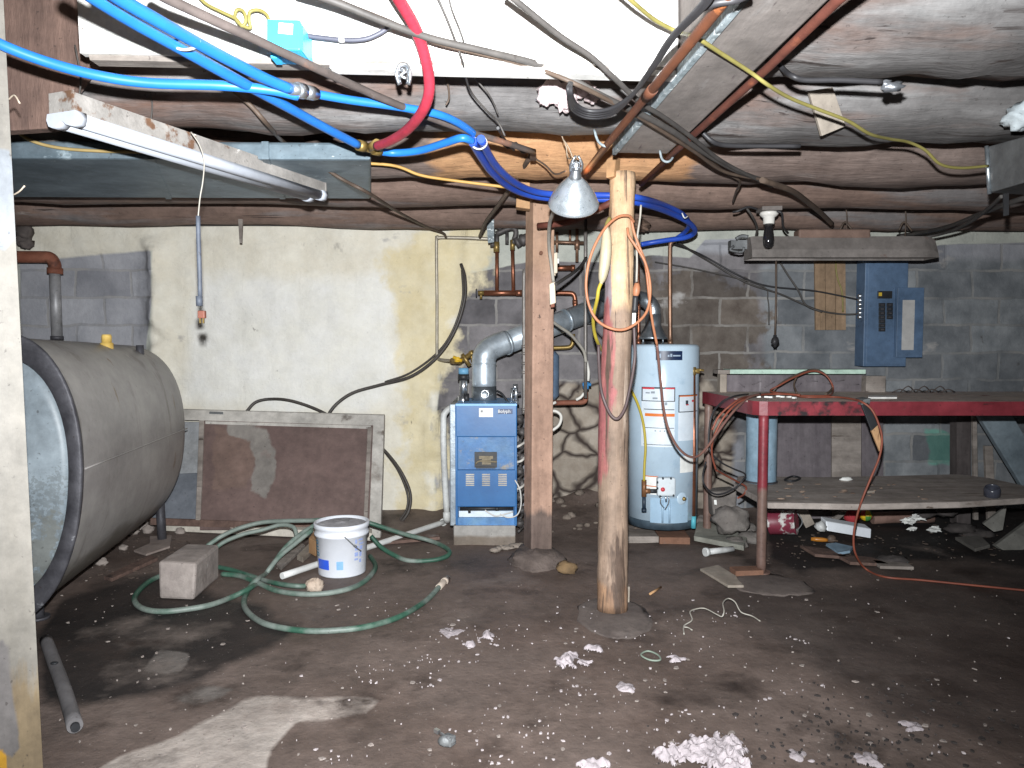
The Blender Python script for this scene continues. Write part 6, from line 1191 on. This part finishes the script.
for k, (px, py, r, l) in enumerate(((736, 543, .06, 'grey stone at the tip of the broken board'), (752, 538, .07, 'flat stone left of the bench leg'), (745, 528, .06, 'dark stone behind the bench leg'), (700, 520, .05, 'stone at the bench rear leg foot'))):
    b = MB(); b.blob(G(px, py, r * .4), (r * 1.3, r, r * .6), 20 + k, 14, .45); tag(b.build('rubble_chunk', m_rub), l, 'rubble')
# rubbish under bench
rc_ = thing('paint_can', 'dented red and white can lying under the bench beside the leg', 'can', G(782, 535))
c = P(783, 522, 4.85); ax_ = V((.85, -.5, .12)).normalized()
b = MB(); b.lathe([(.001, -.085), (.08, -.085), (.083, -.08), (.08, -.075), (.08, .075), (.083, .08), (.08, .085), (.07, .083), (.001, .08)], c, ax_, 26); b.build('can_body', mat('red_white_can', '#6f2a3a', '#7c3342', scale=3, rough=.45, bump=.05, spots=[('#c4c0bc', 7, .50, .54, (1, 1, 1))]), rc_)
b = MB(); b.tube([c + ax_ * .08 + V((0, 0, .07)), c + ax_ * .12, c + ax_ * .08 - V((0, 0, .07))], .004, 6, 5); b.build('wire_handle', m_dark, rc_)
b = MB(); b.slab([P(799, 514, 5.0), P(808, 510, 5.0), P(815, 524, 4.98), P(806, 528.5, 4.98)], (.02, .10, 0)); tag(b.build('wood_scrap', m_shim, bev=.004), 'small pale wood block tilted under the bench near the can', 'wood scrap')
b = MB(); b.slab([P(826, 521, 4.8), P(871.5, 529, 4.8), P(871, 538.5, 4.78), P(827, 531, 4.78)], (0, .09, .01)); tag(b.build('white_box', mat('clean_white', '#dfe3e8', '#d6dae0', rough=.4, bump=0), bev=.006), 'clean white narrow box lying on the dark dirt under the bench', 'box')
b = MB(); b.blob(P(821, 527, 4.8), (.04, .04, .03), 5, 12, .4); tag(b.build('plastic_scrap', m_pvc), 'white plastic cap at the left end of the narrow white box', 'scrap')
b = MB(); b.slab([P(824, 526, 4.83), P(828, 529, 4.83), P(846, 514, 4.95), P(842, 512, 4.95)], (0, .02, 0)); tag(b.build('stick', m_oldwood, bev=.002), 'grey stick leaning behind the narrow white box', 'stick')
sd_ = thing('screwdriver', 'orange handled screwdriver on the dirt under the bench', 'screwdriver', G(822, 541))
b = MB(); b.tube([G(811, 539, .03), G(826, 540, .03), G(828, 540.2, .03)], lambda t: .011 + .004 * math.sin(t * 6), 10, 3); b.build('handle', mat('amber_handle', '#b8782f', '#a86c28', rough=.3, bump=0), sd_)
b = MB(); b.tube([G(828, 540, .03), G(838, 541, .03)], .006, 8, 1); b.blob(G(831, 539, .035), (.03, .025, .025), 3, 10, .4); b.build('shank', m_brownc, sd_)
b = MB(); b.slab([G(826, 546, .03), G(836, 545, .035), G(853, 549, .03), G(850, 553, .03), G(838, 555, .02), G(834, 551, .03)], (0, 0, .015)); tag(b.build('blue_scrap', mat('pale_blue_scrap', '#768d9f', '#869dae', rough=.6, bump=.1)), 'pale blue torn sheet on the floor before the narrow white box', 'scrap')
b = MB(); b.blob(P(852, 516, 5.1), (.05, .04, .05), 3, 12, .3); tag(b.build('red_rag', mat('red_rag', '#a8323a', '#b83f44', rough=.8, bump=.2)), 'red crumpled rag behind the narrow white box', 'rag')
tb = thing('toy_ball', 'small red yellow and green ball beside the red rag', 'ball', P(866, 518, 5.08))
mr, my, mg = mat('toy_red', '#b8392f', bump=0, rough=.4), mat('toy_yellow', '#d8b62c', bump=0, rough=.4), mat('toy_green', '#4f8f45', bump=0, rough=.4)
b = MB(); cb_ = P(866, 515, 5.08); nn2 = 12; rr_ = .042
for i in range(8):
    for j in range(nn2):
        b.m = (j // 2 + i // 4) % 3
        def sp_(a, c): th = math.pi * a / 8; ph = 2 * math.pi * c / nn2; return cb_ + V((rr_ * math.sin(th) * math.cos(ph), rr_ * math.sin(th) * math.sin(ph), rr_ * math.cos(th)))
        k = b.add([sp_(i, j), sp_(i + 1, j), sp_(i + 1, j + 1), sp_(i, j + 1)]); b.face((k, k + 1, k + 2, k + 3), True)
b.build('ball', [mr, my, mg], tb)
b = MB(); b.tube([P(872, 518, 5.2), P(900, 517, 5.2), P(932, 518, 5.2)], .04, 14, 2, wob=.1); tag(b.build('wood_pole', mat('pinkish_pole', '#7d6258', '#8d7267', rough=.85, bump=.2)), 'pinkish brown pole lying under the bench along the wall', 'pole')
for k, (px, py, r, l) in enumerate(((908, 521, .045, 'white crumpled paper nearest the pinkish pole end'), (918, 517, .05, 'largest white crumpled paper under the bench'), (912, 529, .03, 'small white paper ball on the dark dirt'), (935, 529, .045, 'flattened white wrapper at the right of the papers'))):
    b = MB(); b.blob(P(px, py, 4.95), (r * .9, r * .5, r * .4), 30 + k, 10, 1.0, 3.0, smooth=False); tag(b.build('crumpled_paper', m_paper), l, 'paper')
for k, (px, py, r, l) in enumerate(((925, 514, .05, 'dark crushed tin among the papers'), (945, 512, .06, 'dark slate scrap behind the papers'), (893, 560, .06, 'dark stone in the dirt before the bench'), (960, 528, .07, 'dark clod under the right part of the bench'), (975, 535, .08, 'dark clod at the broken slate'))):
    b = MB(); b.blob(P(px, py, 4.95) if py < 540 else G(px, py, .01), (r * 1.4, r, r * .5), 40 + k, 12, .5); tag(b.build('dark_clod', mat('dark_clod_%d' % k, '#3f3a39', '#524c4a', rough=.9, bump=.3)), l, 'clod')
m_slate = mat('slate_piece', '#77756f', '#8b8983', scale=5, rough=.85, bump=.15)
b = MB(); b.slab([P(983, 524, 4.75), P(1007, 506, 4.8), P(1003, 530, 4.72), P(994, 532, 4.72)], (.01, .03, 0)); tag(b.build('slate_piece', m_slate, bev=.003), 'triangular pale slate piece standing under the right end of the bench', 'slate')
b = MB(); b.slab([P(996, 545, 4.6), P(1030, 520, 4.75), P(1060, 530, 4.7), P(1012, 556, 4.55)], (0, .04, -.01)); tag(b.build('slate_piece', m_slate, bev=.003), 'broad slate slab at the right frame edge under the bench', 'slate')
b = MB(); b.slab([G(955, 540, .03), G(980, 538, .05), G(990, 548, .03), G(975, 552, .02)], (0, 0, .02)); tag(b.build('slate_piece', mat('dark_slate', '#5c5854', '#6d6964', rough=.85, bump=.15), bev=.003), 'dark slate plate lying before the triangular slate', 'slate')
for k, (q, l) in enumerate((([(835, 557), (872, 560), (890, 567), (850, 565)], 'muddy board piece under the hanging orange cord'), ([(872, 563), (908, 566), (914, 570), (880, 569)], 'pale splinter board right of the hanging orange cord'), ([(800, 548), (830, 552), (850, 560), (815, 557)], 'muddy flat board left of the pale blue sheet'))):
    b = MB(); b.slab([G(x, y, .01) for x, y in q], (0, 0, .018)); tag(b.build('wood_scrap', m_oldwood if k == 1 else m_redbrown, bev=.003), l, 'wood scrap')

r4 = random.Random(5); b = MB()
for k in range(46):
    x = .12 + .85 * r4.random(); y = 4.95 + .65 * r4.random(); r_ = .01 + .035 * r4.random() ** 2
    b.blob((x, y, fz(x, y) + r_ * .25), (r_ * 1.2, r_, r_ * .7), k, 9, .5)
tag(b.build('bank_rubble', mat('bank_stones', '#5f544c', '#85796f', scale=12, rough=.95, bump=.3)), 'small stones scattered on the dirt bank behind the two posts', 'rubble', kind='stuff')
b = MB()
for k in range(9): b.blob(G(494 + k * 3.2, 549 - k * .7 + 2 * r4.random(), .012), (.03, .025, .014), 50 + k, 9, .6)
tag(b.build('mortar_rubble', mat('pale_rubble', '#857a70', '#9a8f85', scale=12, rough=.95, bump=.3)), 'low strip of pale mortar rubble at the right foot of the boiler base', 'rubble', kind='stuff')
# ================================================================ PLASTER CLUMPS AND FLAKES
m_plaster = mat('white_plaster', '#a79da0', '#b9afb2', scale=14, rough=.95, bump=.5, bscale=40)
def clump(label, cx, cy, ws, seed, spread=1., n=10, r=.02):
    c = G(cx, cy); R = max(ws * c.y / F * 1.15, .02); Ry = R * (.75 + .35 * spread); N_ = 46; b = MB(); o = V((seed * 3.1, seed * 1.7, seed * .9)); ids = {}
    q = .30 / max(R, .03)
    def m(u, v):
        p = V((u * R, v * Ry, 0))
        return 1 - (u * u + v * v) * 1.25 + 1.1 * noise.noise(p * 14 * max(.5, q * .25) + o) + .8 * noise.noise(p * 38 + o) - .12
    for a in range(N_ + 1):
        for d in range(N_ + 1):
            u, v = 2.4 * a / N_ - 1.2, 2.4 * d / N_ - 1.2; k = m(u, v)
            if k > 0:
                ids[a, d] = len(b.v); p = V((c.x + u * R, c.y + v * Ry, 0))
                b.add([p + V((0, 0, r * 1.1 * min(k, 1.2) ** .5 * (1 + .5 * noise.noise(V((u * R, v * Ry, 0)) * 60 + o)) - .002))])
    for a in range(N_):
        for d in range(N_):
            e = [(a, d), (a + 1, d), (a + 1, d + 1), (a, d + 1)]
            if all(x in ids for x in e): b.face([ids[x] for x in e])
    used = sorted({i_ for f in b.f for i_ in f}); mp = {o_: k for k, o_ in enumerate(used)}
    b.v = [b.v[i_] for i_ in used]; b.f = [tuple(mp[i_] for i_ in f) for f in b.f]
    tag(b.build('plaster_clump', m_plaster), label, 'plaster')
clump('biggest white plaster heap at the bottom edge of the floor', 712, 754, 38, 1, 1.2, 30, .028)
clump('white plaster lump left of the biggest heap at the bottom edge', 667, 757, 13, 2, 1.4, 7, .026)
clump('white plaster pile midway between the round post pad and the grey connector', 573, 663, 17, 3, 1., 12, .024)
clump('white plaster piece right of the round post pad front', 596, 649, 9, 4, .6, 4, .016)
clump('two white plaster lumps on the mid floor below the boiler', 488, 637, 7, 5, 1.2, 4, .020)
clump('small white plaster lump left of the pair below the boiler', 471, 647, 5, 6, 1., 3, .017)
clump('powdery plaster scatter below the hose end', 450, 631, 15, 7, .6, 12, .005)
clump('white plaster chip group on the floor right of the pale wire ring', 676, 659, 9, 8, .6, 4, .014)
clump('low plaster slab at the bottom edge right of the connector', 594, 767, 14, 9, .3, 7, .022)
clump('plaster crumbs near the middle bottom floor', 626, 688, 10, 10, 1.3, 7, .010)
clump('white plaster lumps at the lower right corner litter', 868, 760, 13, 11, 1., 7, .010)
clump('white plaster chips left of the lower right litter', 800, 757, 12, 12, .8, 6, .009)
clump('white chips along the dark litter at right', 912, 727, 12, 13, .5, 5, .008)
def flakes(name, label, n, m, gen, s0, s1):
    r2 = random.Random(len(label)); b = MB()
    for i in range(n):
        px, py = gen(r2); g = G(px, py, 0)
        g.z = fz(g.x, g.y) + .003
        if g.y > 5.3 or g.y < 1.7: continue
        s_ = s0 + (s1 - s0) * r2.random() ** 3; a_ = r2.random() * 6.3; k_ = .4 + .6 * r2.random()
        b.slab([g + V((s_ * math.cos(a_ + t) * (1 if j % 2 else k_), s_ * math.sin(a_ + t) * (1 if j % 2 else k_), .002 * r2.random())) for j, t in enumerate((0, 1.4, 2.7, 4.2, 5.3))], (0, 0, .004))
    tag(b.build(name, m), label, 'flakes', kind='stuff')
cl_ = [(random.Random(3 + i).gauss(610, 150), 600 + 165 * random.Random(90 + i).random()) for i in range(34)]
def g1(r):
    if r.random() < .45: return (r.gauss(610, 150), 600 + 168 * r.random())
    c = r.choice(cl_); return (c[0] + r.gauss(0, 13), c[1] + r.gauss(0, 6))
def g2(r): return (60 + 960 * r.random(), 540 + 228 * r.random())
def g3(r): return (r.gauss(860, 70), min(766, r.gauss(735, 22)))
flakes('paint_flakes', 'tiny white paint flakes scattered over the middle of the dirt floor', 420, mat('flake_white', '#a49a9a', '#b8aeaf', rough=.95, bump=.1), g1, .0015, .009)
flakes('paint_flakes', 'sparse pale crumbs scattered over the whole dirt floor', 260, mat('pale_crumbs', '#857a74', '#988e88', rough=.95, bump=.1), g2, .003, .013)
flakes('dark_litter', 'dark leaf litter scattered at the lower right of the floor', 190, mat('black_litter', '#302b2a', '#3f3937', rough=.9, bump=.1), g3, .003, .013)
flakes('dirt_crumbs', 'dark soil crumbs scattered under the bench and tank', 300, mat('soil_crumbs', '#4b4039', '#5d5048', rough=.95, bump=.1), lambda r: ((760 + 250 * r.random(), 505 + 60 * r.random()) if r.random() < .6 else (70 + 120 * r.random(), 535 + 45 * r.random())), .006, .022)

# ================================================================ LIGHT AND CAMERA
def spot(name, loc, aim, energy, col, size, blend, rad):
    l = bpy.data.lights.new(name, 'SPOT'); l.energy = energy; l.color = col; l.spot_size = math.radians(size); l.spot_blend = blend; l.shadow_soft_size = rad
    o = bpy.data.objects.new(name, l); COL.objects.link(o); o.location = loc; o.rotation_euler = (V(aim) - V(loc)).to_track_quat('-Z', 'Y').to_euler()
spot('camera_flash', (-.01, .02, 1.27 + .165), (-.35, 5.6, 1.52), 1450, (.95, .98, 1.0), 112, 1.0, .018)
l = bpy.data.lights.new('lamp_glow', 'POINT'); l.energy = 1.1; l.color = (1, .60, .30); l.shadow_soft_size = .02
o = bpy.data.objects.new('lamp_glow', l); COL.objects.link(o); o.location = P(574, 178, 3.2)
w = bpy.data.worlds.new('World'); S.world = w; w.use_nodes = True
w.node_tree.nodes['Background'].inputs[0].default_value = (.8, .9, 1, 1); w.node_tree.nodes['Background'].inputs[1].default_value = .085
cam = bpy.data.cameras.new('camera'); co_ = bpy.data.objects.new('camera', cam); COL.objects.link(co_)
co_.location = CAM; co_.rotation_euler = (math.radians(90) + PITCH, 0, 0); cam.sensor_width = 36; cam.sensor_fit = 'HORIZONTAL'; cam.lens = F / 1024 * 36; cam.clip_start = .02
S.camera = co_
S.view_settings.view_transform = 'Standard'; S.view_settings.look = 'None'; S.view_settings.gamma = 1; S.view_settings.exposure = -0.05; S.view_settings.use_curve_mapping = False
for o in bpy.data.objects:
    if '_org' in o.keys(): del o['_org']
